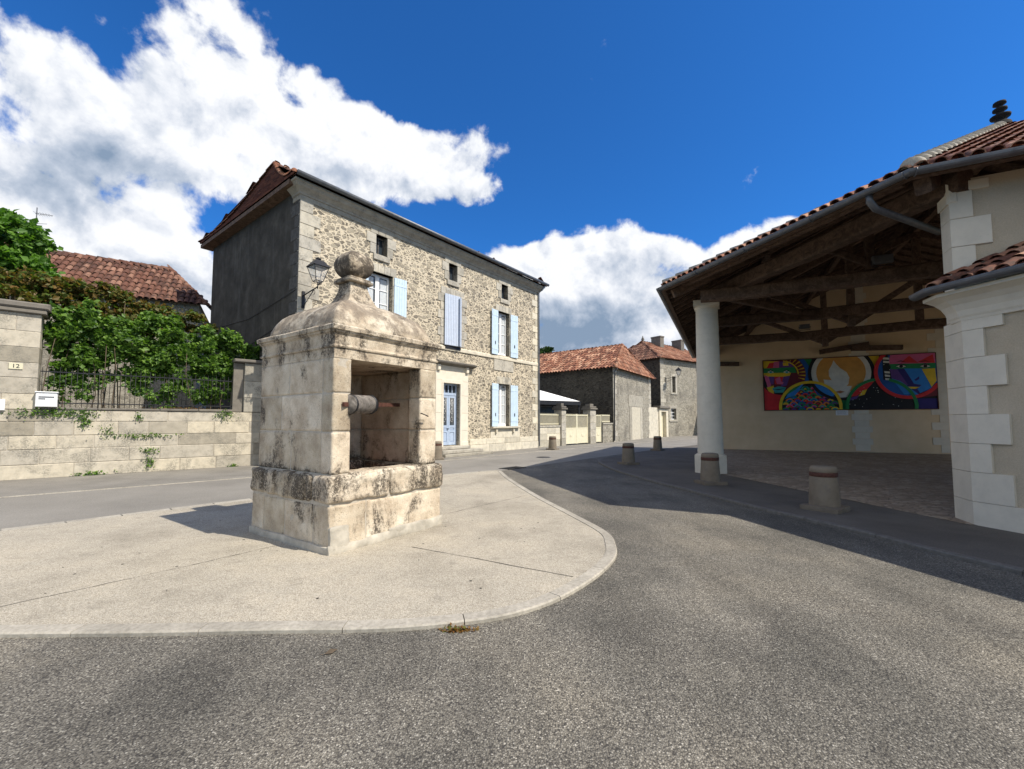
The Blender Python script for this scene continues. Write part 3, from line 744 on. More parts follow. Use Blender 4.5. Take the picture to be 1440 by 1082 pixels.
rounded_block(mb, cx-.205, cx+.205, cy-.205, cy+.205, 3.66, 3.705, .005, .04, .0012, .6); rounded_block(mb, cx-.18, cx+.18, cy-.18, cy+.18, 3.705, 3.74, .005, .04, .0012, .6)
mb.build('slab', 'well_limestone', well, weld=True)
mb = MB()      # melon-shaped finial: square plan with rounded faces
FP = []
for k in range(15):
    a = -math.pi/2 + math.pi*(k+.6)/15.2
    FP.append((.218*math.cos(a)**.8, 3.95+.215*math.sin(a)))
n = 40; K = len(FP); V = []; F = []
for i in range(n):
    t_ = 2*math.pi*i/n
    sq = 1/ (abs(math.cos(t_))**14+abs(math.sin(t_))**14)**(1/14)
    for (rr, z) in FP:
        v = Vector((cx+math.cos(t_)*rr*sq, cy+math.sin(t_)*rr*sq, z)); v += noise.noise_vector(v*9)*.007 + noise.noise_vector(v*30)*.004; V.append(v)
for i in range(n):
    for j in range(K-1): F.append((i*K+j, ((i+1)%n)*K+j, ((i+1)%n)*K+j+1, i*K+j+1))
F.append(tuple(i*K+K-1 for i in range(n))); mb.add(V, F, .3, 0, True)
mb.build('finial', 'well_limestone', well)
mb = MB(); rounded_block(mb, -.035, X1-.25, -.045, .02, -.02, .115, .03, .03, .02, .9); rounded_block(mb, .0, .26, -.028, .02, .03, .33, .03, .03, .02, .45)
rounded_block(mb, -.03, .02, .0, Y1, -.02, .10, .02, .03, .012, .8); rounded_block(mb, .85, X1+.02, -.04, .02, -.02, .15, .03, .03, .02, .9)
mb.build('cement_skirt', 'cement', well)
mb = MB(); rounded_block(mb, OX0-.02, OX1+.02, .0, .34, .90, .945, .02, .03, .01, .9); mb.build('sill', 'well_limestone', well, weld=True)
mb = MB()
for k in range(14): mb.box(.3+.085*k, .36+.085*k, .36, 1.55, .60, .64)
for k in range(4): mb.box(.28, 1.52, .42+.33*k, .46+.33*k, .645, .66)
mb.build('grate', 'grate_red', well)
mb = MB(); rounded_block(mb, .34, 1.1, 1.36, 1.615, .66, 1.12, .06, .04, .03, .2); rounded_block(mb, 1.12, 1.5, 1.4, 1.615, .7, .98, .05, .04, .02, .7); mb.build('inner_ledge', 'well_limestone', well, weld=True)
a, b = Vector((.17,.02,1.79)), Vector((1.555,.62,1.84)); d = b-a
mb = MB(); mb.beam(a, b, .03, .055); mb.build('axle', 'rusty_iron', well)
mb = MB(); p, q = a+d*.06, a+d*.40; mb.tube([p, p+d*.01, q-d*.01, q], .125, 18, .4); o = mb.build('drum', 'grey_wood', well)
mb = MB(); mb.tube([q-d*.02, q+d*.015], .136, 18); mb.cut(); mb.tube([p+d*.01, p+d*.03], .132, 18); g_ = mb.build_each('hoop', 'black_iron', o)
mb = MB(); mb.tube([(1.47,.03,1.70),(1.46,-.02,1.69),(1.50,-.05,1.67),(1.55,-.04,1.655)], .009, 6); mb.build('hook', 'black_iron', well)
mb = MB()
for (x, z) in ((.62,2.07),(.98,2.05),(1.0,1.62),(.80,2.13)): mb.tube([(x,1.626,z),(x,1.6,z)], .018, 8); mb.cut()
mb.build_each('bolt', 'black_iron', well)

# ============================================================ STONE HOUSE
HR = math.atan2(.788, .616)
house = thing('stone_house', 'three storey rubble stone house with pale blue shutters and a dark rendered side wall', 'house', (-7.512,14.507,0), HR)
random.seed(5)
L0, L1, HZ, HD = .1, 14.8, 9.95, 8.6
attics = [(3.18,3.72),(7.23,7.80),(11.23,11.80)]
first = [(2.86,4.02),(7.02,8.02),(10.92,11.95)]
holes = [(a, b, 8.42, 9.25) for a, b in attics]+[(a, b, 5.25, 7.68) for a, b in first]+[(10.95,11.95,1.34,3.66),(2.9,4.0,1.34,3.66),(6.93,8.03,.45,3.42)]
mb = MB(); holed(mb, L0, L1, 0, 9.55, 0, holes, .32)
mb.build('front_wall', ['rubble_wall'], house)
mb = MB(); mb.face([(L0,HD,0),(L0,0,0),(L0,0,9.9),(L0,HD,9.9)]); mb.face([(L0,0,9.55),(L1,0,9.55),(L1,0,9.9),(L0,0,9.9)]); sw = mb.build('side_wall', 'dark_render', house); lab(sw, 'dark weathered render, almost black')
mb = MB(); mb.face([(L1,0,0),(L1,HD,0),(L1,HD,9.9),(L1,0,9.9)]); mb.face([(L1,HD,0),(L0,HD,0),(L0,HD,9.9),(L1,HD,9.9)]); mb.box(L0+.05, L1-.05, .75, HD-.05, .0, 9.8, mat=1); mb.build('rear_wall', ['old_rubble','dark_void'], house)
mb = MB(); z = .66; k = 0       # left quoins in dressed stone
while z < 9.4:
    h = .44; wq = (.78, .50)[k % 2]+random.uniform(-.04,.04); mb.bbox(L0-.004, L0+wq, -.02-random.uniform(0,.008), .12, z+.006, min(z+h, 9.5)-.006, .01); z += h; k += 1
mb.build('quoins', 'grey_ashlar', house)
mb = MB(); z = .66; k = 0
while z < 9.4:
    h = .40; wq = (.62, .34)[k % 2]+random.uniform(-.03,.03); mb.bbox(L1-wq, L1+.004, -.02-random.uniform(0,.008), .12, z+.006, min(z+h, 9.5)-.006, .01); z += h; k += 1
mb.build('quoins', 'pale_ashlar', house)
mb = MB(); block_wall(mb, L0, 6.3, 0, .66, -.035, .12, [.33], .7, 1.3); mb.cut(); block_wall(mb, 8.75, L1+.01, 0, .42, -.06, .15, [.42], .8, 1.6); block_wall(mb, 8.75, L1+.005, .42, .72, -.03, .12, [.3], .8, 1.6)
mb.bbox(10.35, 12.9, -.025, .1, .72, 1.2, .01); mb.build_each('plinth', 'pale_ashlar', house)
mb = MB(); mb.sweep([(L1+.02,0),(L0-.02,0)], [(0,5.0),(.05,5.0),(.06,5.03),(.06,5.15),(.03,5.19),(0,5.2)], flip=-1)
mb.build('string_course', 'pale_ashlar', house)
mb = MB()      # eaves cornice, carried round the left corner
CP = [(0,9.42),(.03,9.42),(.03,9.58),(.07,9.60),(.08,9.66),(.16,9.74),(.24,9.80),(.30,9.90),(.34,9.92),(.34,9.98),(0,9.98)]
mb.sweep([(L0,.5),(L0,0),(L1,0),(L1,.5)], CP); mb.build('cornice', 'grey_ashlar', house)
mb = MB()
def surround(a, b, z0, z1, left, top, bot, wj=.30, y=-.03, sill=.10):
    # jamb blocks of alternating width, lintel of voussoirs, sill
    z = z0; k = 0
    hs = (z1-z0)/max(2, round((z1-z0)/.42))
    while z < z1-.05:
        wq = wj+(.16 if k % 2 else 0)
        if left is None or left: mb.bbox(a-wq, a, y-random.uniform(0,.006), .32, z+.005, z+hs-.005, .01)
        mb.bbox(b, b+wq, y-random.uniform(0,.006), .32, z+.005, z+hs-.005, .01); z += hs; k += 1
    if top:
        n = 5 if b-a > .8 else 3; xa, xb = a-wj+.02, b+wj-.02
        for i in range(n):
            p, q = xa+(xb-xa)*i/n, xa+(xb-xa)*(i+1)/n; mb.bbox(p+.004, q-.004, y-.004, .32, z1, z1+top, .01)
    if bot: mb.bbox(a-.12, b+.12, y-sill*.4, .32, z0-bot, z0, .015)
    mb.cut()
for a, b in attics:
    surround(a, b, 8.42, 9.25, None, .22, .24, .28)
for i, (a, b) in enumerate(first):
    surround(a, b, 5.25, 7.68, None, .34, 0, .20 if i != 1 else .30)
surround(10.95, 11.95, 1.34, 3.66, None, .40, 0, .14); surround(2.9, 4.0, 1.34, 3.66, None, .40, .15, .2)
mb.build_each('window_surround', 'grey_ashlar', house)
mb = MB(); mb.bbox(10.6, 12.3, -.035, .1, 4.38, 4.98, .01); mb.build('stone_panel', 'grey_ashlar', house)
mb = MB(); mb.sweep([(12.75,0),(10.35,0)], [(0,1.2),(.12,1.22),(.2,1.26),(.2,1.33),(0,1.335)], flip=-1)
for x in (10.75, 12.25): mb.box(x-.06, x+.06, -.12, 0, 1.0, 1.22); mb.box(x-.04, x+.04, -.08, 0, .92, 1.0)
mb.build('window_sill', 'pale_ashlar', house)
def window(a, b, z0, z1, kind):
    y = .24; t = .05; mb = MB()
    mb.box(a, a+t, y, y+.06, z0, z1); mb.box(b-t, b, y, y+.06, z0, z1); mb.box(a+t, b-t, y, y+.06, z1-t, z1); mb.box(a+t, b-t, y-.03, y+.06, z0, z0+.09)
    m = (a+b)/2
    if kind == 'casement':
        mb.box(m-.055, m+.055, y-.02, y+.05, z0+.09, z1-t)
        for q0, q1 in ((a+t, m-.055), (m+.055, b-t)):
            mb.box(q0, q0+.04, y-.01, y+.04, z0+.09, z1-t); mb.box(q1-.04, q1, y-.01, y+.04, z0+.09, z1-t)
            for k in (1, 2, 3): zz = z0+.09+(z1-z0-.14)*k/4; mb.box(q0+.04, q1-.04, y, y+.03, zz-.015, zz+.015)
            mb.box(q0+.04, q1-.04, y-.008, y+.04, z0+.09, z0+.15); mb.box(q0+.04, q1-.04, y-.008, y+.04, z1-t-.05, z1-t)
    else: mb.box(m-.02, m+.02, y, y+.05, z0+.09, z1-t)
    f = mb.build('window', 'white_paint' if kind == 'casement' else 'grey_wood', house)
    mb = MB(); mb.face([(a+t,y+.035,z0),(b-t,y+.035,z0),(b-t,y+.035,z1),(a+t,y+.035,z1)]); mb.build('pane', 'window_glass', f)
    if kind == 'casement':
        mb = MB(); n = 24
        for q0, q1 in ((a+t+.05, m-.16), (m+.16, b-t-.05)):
            V = [(q0+(q1-q0)*i/n, y+.028+.006*math.sin(i*1.9), zz) for i in range(n+1) for zz in (z0+.12, z1-.15)]
            mb.add(V, [(2*i, 2*i+2, 2*i+3, 2*i+1) for i in range(n)])
        mb.build('curtain', 'curtain', f)
for a, b in attics: window(a, b, 8.42, 9.25, 'small')
for a, b in (first[0], first[2], (10.95,11.95)): window(a, b, 5.25 if (a < 10 or a == 10.92) else 1.34, 7.68 if (a < 10 or a == 10.92) else 3.66, 'casement')
window(7.02, 8.02, 5.25, 7.68, 'casement'); window(2.9, 4.0, 1.34, 3.66, 'casement')
def shutter(hx, z0, z1, width, ang, sgn, mat='shutter_blue'):
    # hinge at hx; sgn -1 extends to -x; ang = opening away from the wall
    mb = MB(); n = 5
    for i in range(n):
        mb.bbox(i*width/n+.002, (i+1)*width/n-.002, -.018, .018, 0, z1-z0, .006)
    for zz in (.32, (z1-z0)*.5, z1-z0-.32): mb.box(.0, width, -.032, -.019, zz-.045, zz+.045)
    o = mb.build('shutter', mat, house); o.location = (hx, -.07, z0)
    o.rotation_euler = (0, 0, -ang if sgn > 0 else math.pi+ang)
    mb = MB()
    for zz in (.32, z1-z0-.32): mb.box(-.03, .3, -.040, -.033, zz-.015, zz+.015)
    mb.build('hinge_strap', 'black_iron', o)
# open leaves swing back flat against the wall (a few degrees ajar)
def flat(hx, z0, z1, width, side, ajar):
    mb = MB(); n = 5
    for i in range(n): mb.bbox(i*width/n+.002, (i+1)*width/n-.002, -.02, .016, 0, z1-z0, .006)
    o = mb.build('shutter', 'shutter_blue', house); o.location = (hx, -.06, z0)
    if side > 0: o.rotation_euler = (0,0,-ajar)
    else: o.rotation_euler = (0,0,ajar); o.location = (hx-width*math.cos(ajar), -.06-width*math.sin(ajar), z0)
    mb = MB()
    for zz in (.3, z1-z0-.3): mb.box(.0, width-.004, -.030, -.021, zz-.04, zz+.04); mb.cut()
    mb.build_each('crossbar', 'shutter_blue', o)
    mb = MB(); mb.box(width*.45, width*.55, -.036, -.031, .55, .72); mb.build('latch', 'black_iron', o)
for (a, b, z0, z1) in ((2.86,4.02,5.22,7.66),(10.92,11.95,5.22,7.66),(10.95,11.95,1.34,3.64),(2.9,4.0,1.34,3.64)):
    flat(b+.05, z0, z1, .60, 1, R(5)); flat(a-.03, z0, z1, .58, -1, R(5))
# the half closed pair of the middle window
mb = MB()
for i in range(9): mb.bbox(.1*i+.003, .1*i+.097, -.02, .02, 0, 2.46, .012)
o = mb.build('shutter', 'shutter_blue_deep', house); o.location = (6.92, -.10, 5.22); o.rotation_euler = (0,0,R(-6)); lab(o, 'closed blue shutter leaf')
mb = MB()
for i in range(5): mb.bbox(.085*i+.003, .085*i+.082, -.02, .02, 0, 2.42, .012)
o = mb.build('shutter', 'shutter_blue_deep', house); o.location = (8.06, -.05, 5.22); o.rotation_euler = (0,0,R(180+38)); lab(o, 'blue shutter leaf standing half open')
mb = MB(); mb.box(7.0, 8.0, -.1, .0, 5.08, 5.2); mb.build('shutter_bar', 'black_iron', house)
# door
mb = MB()
for a, b in ((6.45,6.93),(8.03,8.60)):
    block_wall(mb, a, b, .30, 3.55, -.05, .36, [.85], 1, 2, .006, .002)
    mb.bbox(a+.0, b, -.075, .0, .28, .62, .01)
mb.bbox(6.45, 8.60, -.05, .36, 3.55, 3.98, .01); mb.bbox(6.80, 8.2, -.06, .0, 3.42, 3.60, .01); mb.bbox(6.5, 8.55, -.035, .1, 3.98, 4.26, .008)
for a in (6.5, 8.38): mb.bbox(a, a+.17, -.16, .0, 3.98, 4.26, .02)
mb.bbox(6.82, 6.93, -.07, .3, .62, 3.42, .01); mb.bbox(8.03, 8.14, -.07, .3, .62, 3.42, .01)
mb.build('door_surround', 'cut_limestone', house)
mb = MB(); mb.sweep([(8.95,0),(6.35,0)], [(0,4.24),(.10,4.26),(.2,4.30),(.32,4.34),(.34,4.40),(.2,4.44),(0,4.50)], flip=-1); mb.build('door_hood', 'dark_coping', house)
mb = MB(); y = .2
mb.box(6.93, 6.99, y, y+.07, .45, 3.42); mb.box(7.97, 8.03, y, y+.07, .45, 3.42); mb.box(6.99, 7.97, y, y+.07, 3.34, 3.42); mb.box(6.99, 7.97, y-.02, y+.07, 2.86, 2.98)
for k in (1, 2, 3): x = 6.99+.98*k/4; mb.box(x-.02, x+.02, y, y+.04, 2.98, 3.34)
fr = mb.build('door', 'door_blue', house); lab(fr, 'blue panelled double front door')
for q0, q1 in ((6.995,7.475),(7.485,7.965)):
    mb = MB(); mb.box(q0, q0+.09, y+.0, y+.05, .48, 2.86); mb.box(q1-.09, q1, y, y+.05, .48, 2.86)
    for za, zb in ((.48,.62),(1.08,1.17),(1.30,1.42),(2.74,2.86)): mb.box(q0+.09, q1-.09, y, y+.05, za, zb)
    mb.bbox(q0+.12, q1-.12, y+.012, y+.05, .64, 1.06, .02); mb.bbox(q0+.12, q1-.12, y+.012, y+.05, 1.185, 1.285, .02); mb.box(q0+.09, q1-.09, y+.03, y+.045, .62, 1.30)
    mb.build('leaf', 'door_blue', fr)
mb = MB(); mb.face([(6.99,y+.05,1.42),(7.97,y+.05,1.42),(7.97,y+.05,3.34),(6.99,y+.05,3.34)]); mb.build('glass', 'window_glass', fr)
mb = MB()
for q0 in (7.09, 7.58):
    for k in range(4): mb.tube([(q0+.02+k*.09, y+.02, 1.43), (q0+.02+k*.09, y+.02, 2.73)], .008, 5)
    for z in (1.7, 2.1, 2.5): mb.tube([(q0+.14+.08*math.cos(t*.785), y+.015, z+.12*math.sin(t*.785)) for t in range(9)], .007, 5)
mb.build('grille', 'white_paint', fr)
mb = MB(); mb.tube([(7.44,y-.06,1.25),(7.44,y,1.25)], .03, 10); mb.build('handle', 'black_iron', fr)
mb = MB(); mb.bbox(6.6, 8.45, -.35, .3, .30, .44, .02); mb.bbox(6.3, 9.0, -.72, .1, .14, .29, .02); mb.bbox(6.2, 9.4, -1.0, .1, .0, .135, .02); mb.build('steps', 'grey_ashlar', house)
# gutter and downpipe
mb = MB(); mb.tube([(L0-.35,-.50,10.07),(L1+.45,-.50,10.10)], .085, 10, .5); mb.build('gutter', 'zinc', house)
mb = MB(); mb.tube([(L1+.2,-.42,10.0),(L1+.1,-.25,9.75),(L1-.02,-.09,9.55),(L1-.02,-.09,.1)], .05, 10, .5); mb.build('downpipe', 'zinc_light', house)
# hipped roof with swept eaves on the side
ov = .42; ez = 10.03
A0 = (L0-ov, -ov, ez); A1 = (L1+ov, -ov, ez); A2 = (L1+ov, HD+ov, ez); A3 = (L0-ov, HD+ov, ez); RA = (.95, HD/2, 12.75); RB = (L1-3, HD/2, 12.75)
mb = MB(); tiled(mb, [A0, A1, RB, RA], .26, .5, .06, 4, over=.0); mb.build('roof', 'old_tile', house)
mb = MB(); nS = 16
rt = []
def sidept(u, v):   # u along eave (0 front .. 1 back), v 0 eave .. 1 apex, slightly concave
    e = Vector(A0).lerp(Vector(A3), u); a = Vector(RA); p = e.lerp(a, v); p.z -= .42*math.sin(math.pi*min(1, v))*(1-v*.4); return p
rows = 30
for j in range(rows):
    v0, v1 = j/rows, (j+1)/rows; wd = (HD+2*ov)*(1-v0); n = max(1, int(wd/.24))
    for i in range(n):
        a = (i+(.5 if j % 2 else 0)*.0)/n; b = (i+1)/n; up = Vector((-.02,0,.035)); lift = random.uniform(0,.012)
        p0, p1, p2, p3 = sidept(a, v0), sidept(b, v0), sidept(b, min(1,v1*1.0)), sidept(a, v1)
        up2 = up*(1+random.random()*.5); mb.face([p0+up2, p1+up2, p2+up*.25, p3+up*.25]); mb.face([p0, p1, p1+up2, p0+up2])
mb.build('roof', 'flat_tile', house)
mb = MB()
for (u) in (0, 1):
    pts = [sidept(u, k/12)+Vector((0,0,.05)) for k in range(13)]
    for p, q in zip(pts, pts[1:]): ridge_tiles(mb, p, q, .10, .3)
ridge_tiles(mb, RA, RB, .12)
mb.build('ridge', 'orange_tile', house)
mb = MB(); tiled(mb, [A2, A3, RA, RB], .4, .7, .14, 4); tiled(mb, [A1, A2, RB], .4, .7, .14, 4); mb.build('roof', 'old_tile', house)
mb = MB(); mb.box(L0-ov+.02, L0+.1, -.0, HD+ov, 9.82, 9.98)
mb.box(L0, L1, .1, HD, 9.9, 9.99); mb.build('eaves_board', 'old_timber', house)
mb = MB(); z = .1; k = 0
while z < 9.4: mb.box(L0-.012, L0+.02, .01, (.62,.36)[k % 2], z+.01, z+.42); z += .44; k += 1
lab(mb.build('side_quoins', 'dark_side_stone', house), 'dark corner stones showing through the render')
mb = MB(); mb.tube([(L0-.03,HD,5.9),(L0-.03,4,5.75),(L0-.03,.4,6.15),(L0-.02,.1,6.2)], .012, 5); mb.tube([(L0-.03,HD,4.6),(L0-.03,4,4.65),(L0-.03,.3,5.25)], .012, 5); mb.build('cable', 'black_iron', house)

# ------------------------------------------------------------ wall lanterns
def lantern(name, label, loc, rot, arm, group='wall lanterns'):
    t = thing(name, label, 'street lamp', loc, rot, group)      # origin: bracket plate on the wall, arm goes to local -y
    mb = MB(); mb.box(-.05,.05,-.04,0,-.45,.15); mb.tube([(0,-.03,0),(0,-arm*.5,.06),(0,-arm,.12)], .022, 8); mb.tube([(0,-.03,-.4),(0,-arm*.45,-.12),(0,-arm*.75,.08)], .014, 6)
    mb.tube([(0,-arm*.75+.07*math.cos(k*.7),-.02+.07*math.sin(k*.7)) for k in range(8)], .01, 5); mb.tube([(0,-arm,.05),(0,-arm,.22)], .02, 8); mb.build('bracket', 'black_iron', t)
    mb = MB(); y = -arm; b0, b1 = .12, .25; z0, z1 = .30, .78
    for sx in (-1,1):
        for sy in (-1,1): mb.beam((sx*b0,y+sy*b0,z0),(sx*b1,y+sy*b1,z1), .018, .018); mb.beam((sx*b0,y+sy*b0,z0),(0,y,.18), .012, .012)
    for zz, bb in ((z0,b0),(z1,b1)):
        for s1, s2 in (((-1,-1),(1,-1)),((1,-1),(1,1)),((1,1),(-1,1)),((-1,1),(-1,-1))): mb.beam((s1[0]*bb,y+s1[1]*bb,zz),(s2[0]*bb,y+s2[1]*bb,zz), .02, .02)
    mb.build('cage', 'black_iron', t)
    mb = MB(); e = .29
    V = [(-e,y-e,z1),(e,y-e,z1),(e,y+e,z1),(-e,y+e,z1),(-.13,y-.13,z1+.22),(.13,y-.13,z1+.22),(.13,y+.13,z1+.22),(-.13,y+.13,z1+.22)]
    mb.add(V, [(3,2,1,0),(4,5,6,7),(0,1,5,4),(1,2,6,5),(2,3,7,6),(3,0,4,7)]); mb.lathe([(.05,z1+.22),(.05,z1+.26),(.09,z1+.28),(.09,z1+.30),(.03,z1+.34)], 12, (0,y,0)); mb.build('hood', 'black_iron', t)
    mb = MB(); k0, k1 = b0-.008, b1-.008
    for s1, s2 in (((-1,-1),(1,-1)),((1,-1),(1,1)),((1,1),(-1,1)),((-1,1),(-1,-1))):
        mb.face([(s1[0]*k0,y+s1[1]*k0,z0),(s2[0]*k0,y+s2[1]*k0,z0),(s2[0]*k1,y+s2[1]*k1,z1),(s1[0]*k1,y+s1[1]*k1,z1)])
    mb.build('glass', 'lamp_glass', t)
    return t
d_ = Vector((.616,.788,0)); n_ = Vector((.788,-.616,0))
p = Vector((-7.512,14.507,0))+d_*.28
lantern('wall_lantern', 'black four sided lantern on a bracket at the corner of the stone house', (p.x+n_.x*.03, p.y+n_.y*.03, 6.0), HR, 1.0)

# ============================================================ MARKET HALL
random.seed(21)
HA = R(-26.565); EZ = 5.55
hall = thing('market_hall', 'open timber framed market hall with a canal tile roof on a white stone column', 'market hall', (0,0,0), HA)
e1 = (-1.5,27.6,EZ); e2 = (-1.5,12.94,EZ); e3 = (2.71,8.60,EZ); e4 = (10.9,8.60,EZ); e5 = (15.0,12.94,EZ); e6 = (15.0,27.6,EZ)
AP = (6.75,15.55,9.38); AB = (6.75,27.6,9.38)
mb = MB(); tiled(mb, [e2,e3,AP]); tiled(mb, [e3,e4,AP]); tiled(mb, [e1,e2,AP,AB], .3, .55, .12, 4); tiled(mb, [e4,e5,AP], .3, .55, .12, 4); tiled(mb, [e5,e6,AB,AP], .3, .55, .12, 4)
mb.build('roof', 'canal_tile', hall)
mb = MB(); up = Vector((0,0,.05))
for a in (e3, e2): ridge_tiles(mb, Vector(a)+up, Vector(AP)+up, .13, .4)
ridge_tiles(mb, Vector(AP)+up, Vector(AB)+up, .13)
mb.build('hip_tiles', 'kerb_stone', hall)
mb = MB(); mb.lathe([(.22,0),(.19,.10),(.09,.19),(.08,.22),(.19,.26),(.20,.31),(.08,.37),(.07,.42),(.14,.46),(.14,.51),(.06,.55),(.06,.60),(.13,.63),(.12,.69),(.04,.72)], 14, (AP[0],AP[1],AP[2]+.02)); mb.build('finial', 'dark_void', hall)
# boarding under the tiles
mb = MB()
def deck(P, dz=-.05):
    mb.face([(p[0],p[1],p[2]+dz) for p in P], .4)
for P in ([e2,e3,AP],[e3,e4,AP],[e1,e2,AP,AB],[e4,e5,AP],[e5,e6,AB,AP]): deck(P); deck(P, -.075)
mb.build('roof_boards', 'old_timber', hall)
# rafters running up the slopes, tails showing under the eaves
def roofz(x, y):
    best = 99
    for P in ([e2,e3,AP],[e3,e4,AP],[e1,e2,AP],[e4,e5,AP],[e5,e6,AP]):
        a, b, c = map(Vector, P); n = (b-a).cross(c-a); z = a.z - ((x-a.x)*n.x+(y-a.y)*n.y)/n.z; best = min(best, z)
    return best
mb = MB()
def rafters(ea, eb, poly, step=.52, wd=.075, h=.10):
    ea, eb = Vector(ea), Vector(eb); U = (eb-ea).normalized(); Ln = (eb-ea).length; pl = [Vector(p) for p in poly]
    N = U.cross(pl[2]-pl[0]).normalized(); Vv = N.cross(U).normalized(); Vv = Vv if Vv.z > 0 else -Vv
    uv = [((p-ea).dot(U), (p-ea).dot(Vv)) for p in pl]; k = step*.5
    while k < Ln:
        v = 0
        while v < 14 and inside(uv, k, v+.05): v += .1
        if v > .5:
            a = ea+U*k+Vv*.04; b = ea+U*k+Vv*v; o_ = Vector((0,0,-.13)); mb.rough_beam(a+o_, b+o_, wd, h, n=5, amp=.012)
        k += step
rafters(e2, e3, [e2,e3,AP]); rafters(e1, e2, [e1,e2,AP,AB]); rafters(e3, e4, [e3,e4,AP]); rafters(e5, e6, [e5,e6,AB,AP], .7)
o = mb.build('rafters', 'old_timber', hall)
# zinc gutter along the eaves
mb = MB(); GP = [(-.16,.10),(-.155,.05),(-.13,.0),(-.09,-.025),(-.05,-.025),(-.01,.0),(.015,.05),(.02,.10)]
def gutter(mb, path, out=.145, z=EZ-.09, r=.075):
    n = 8; prof = [(out+r*math.cos(math.pi+math.pi*k/n), z+r*math.sin(math.pi+math.pi*k/n)) for k in range(n+1)]
    prof = [(out-r,z+.012)]+prof+[(out+r,z+.015),(out+r*.88,z)]+[(out+r*.88*math.cos(-math.pi*k/n), z+r*.88*math.sin(-math.pi*k/n)) for k in range(1,n)]
    mb.sweep(path, prof, c=.5)
gp = [e1[:2], e2[:2], e3[:2], e4[:2]]
gutter(mb, gp); mb.build('gutter', 'zinc', hall)
mb = MB(); mb.sweep(gp, [(-.03,EZ-.16),(.075,EZ-.16),(.075,EZ-.012),(.0,EZ+.012),(-.03,EZ-.02)]); mb.build('fascia', 'old_timber', hall)
mb = MB()
for a, b in ((e2,e3),(e3,e4)):
    a, b = Vector(a), Vector(b); n = int((b-a).length/1.4); d = (b-a).normalized(); q = Vector((d.y,-d.x,0))
    for k in range(n+1):
        p = a.lerp(b, k/n)+q*.145+Vector((0,0,-.09)); mb.tube([p+q*.082*math.cos(t)+Vector((0,0,.082*math.sin(t))) for t in [math.pi+math.pi*i/8 for i in range(9)]], .012, 5); mb.cut()
mb.build_each('gutter_bracket', 'zinc', hall)
mb = MB(); a = Vector(e2).lerp(Vector(e3), .91)+Vector((-.07,-.07,-.14))
mb.tube([a, a+Vector((0,0,-.12)), a+Vector((.10,.1,-.22)), Vector((3.45,9.9,4.92))], .055, 10, .5); mb.build('downpipe', 'zinc', hall)
# main timbers
def T(pts, wd=.26, h=.30, n=8, amp=.03, name='beam'):
    m = MB()
    for a, b in zip(pts, pts[1:]): m.rough_beam(a, b, wd, h, n=n, amp=amp)
    o = m.build(name, 'old_timber', hall); return o
PZ = 5.48
T([(-.44,14.75,PZ+.05),(3.55,9.15,PZ+.0)], .30, .36, 14, .035, 'wall_plate')
T([(-.44,14.2,PZ),(-.44,27.0,PZ)], .26, .28, 14, .03, 'wall_plate')
T([(13.9,9.5,PZ),(13.9,27.0,PZ)], .26, .28, 10, .03, 'wall_plate')
T([(-1.15,13.35,EZ+.02),(2.75,9.05,EZ+.02)], .12, .14, 8, .02, 'eaves_beam')
def rz(x, y): return roofz(x, y)-.30
TY = [13.45, 17.2, 21.4, 25.2]
for i, ty in enumerate(TY[:3]):
    t0 = (-.7 if i else -.55)
    T([(t0,ty,5.25),(3.0,ty+.02,5.20),(6.75,ty,5.28),(10.5,ty,5.22),(14.2,ty,5.25)], .30, .34, 4, .04, 'tie_beam')
    if i == 0:
        T([(6.75,ty,5.4),(6.75,ty,rz(6.75,ty))], .22, .24, 3, .02, 'king_post')
        for s_ in (-1, 1):
            T([(6.75+6.2*s_,ty,5.4),(6.75+1.0*s_,ty,rz(6.75+1.0*s_,ty)-.15)], .20, .22, 5, .03, 'principal_rafter')
            T([(6.75+3.4*s_,ty,5.4),(6.75+3.4*s_,ty,rz(6.75+3.4*s_,ty)-.1)], .18, .2, 3, .02, 'queen_post')
            T([(6.75+3.4*s_,ty,5.55),(6.75+4.6*s_,ty,6.35)], .13, .16, 3, .02, 'strut'); T([(6.75+3.4*s_,ty,5.6),(6.75+2.0*s_,ty,7.2)], .13, .16, 3, .02, 'strut')
    else:
        T([(6.75,ty,5.4),(6.75,ty,rz(6.75,ty)-.1)], .22, .24, 3, .02, 'king_post')
        for s_ in (-1, 1):
            T([(6.75+7.1*s_,ty,5.42),(6.75+.1*s_,ty,rz(6.75,ty)-.25)], .20, .24, 8, .03, 'principal_rafter')
            T([(6.75+3.0*s_,ty,4.70),(6.75+3.0*s_,ty,rz(6.75+3.0*s_,ty)-.3)], .2, .2, 3, .02, 'queen_post')
            T([(6.75+3.0*s_,ty,4.85),(6.75+5.3*s_,ty,6.05)], .14, .17, 4, .02, 'strut'); T([(6.75+3.0*s_,ty,4.85),(6.75+.9*s_,ty,6.3)], .14, .17, 4, .02, 'strut')
            T([(6.75+5.9*s_,ty,5.35),(6.75+5.3*s_,ty,6.1)], .13, .16, 3, .02, 'strut')
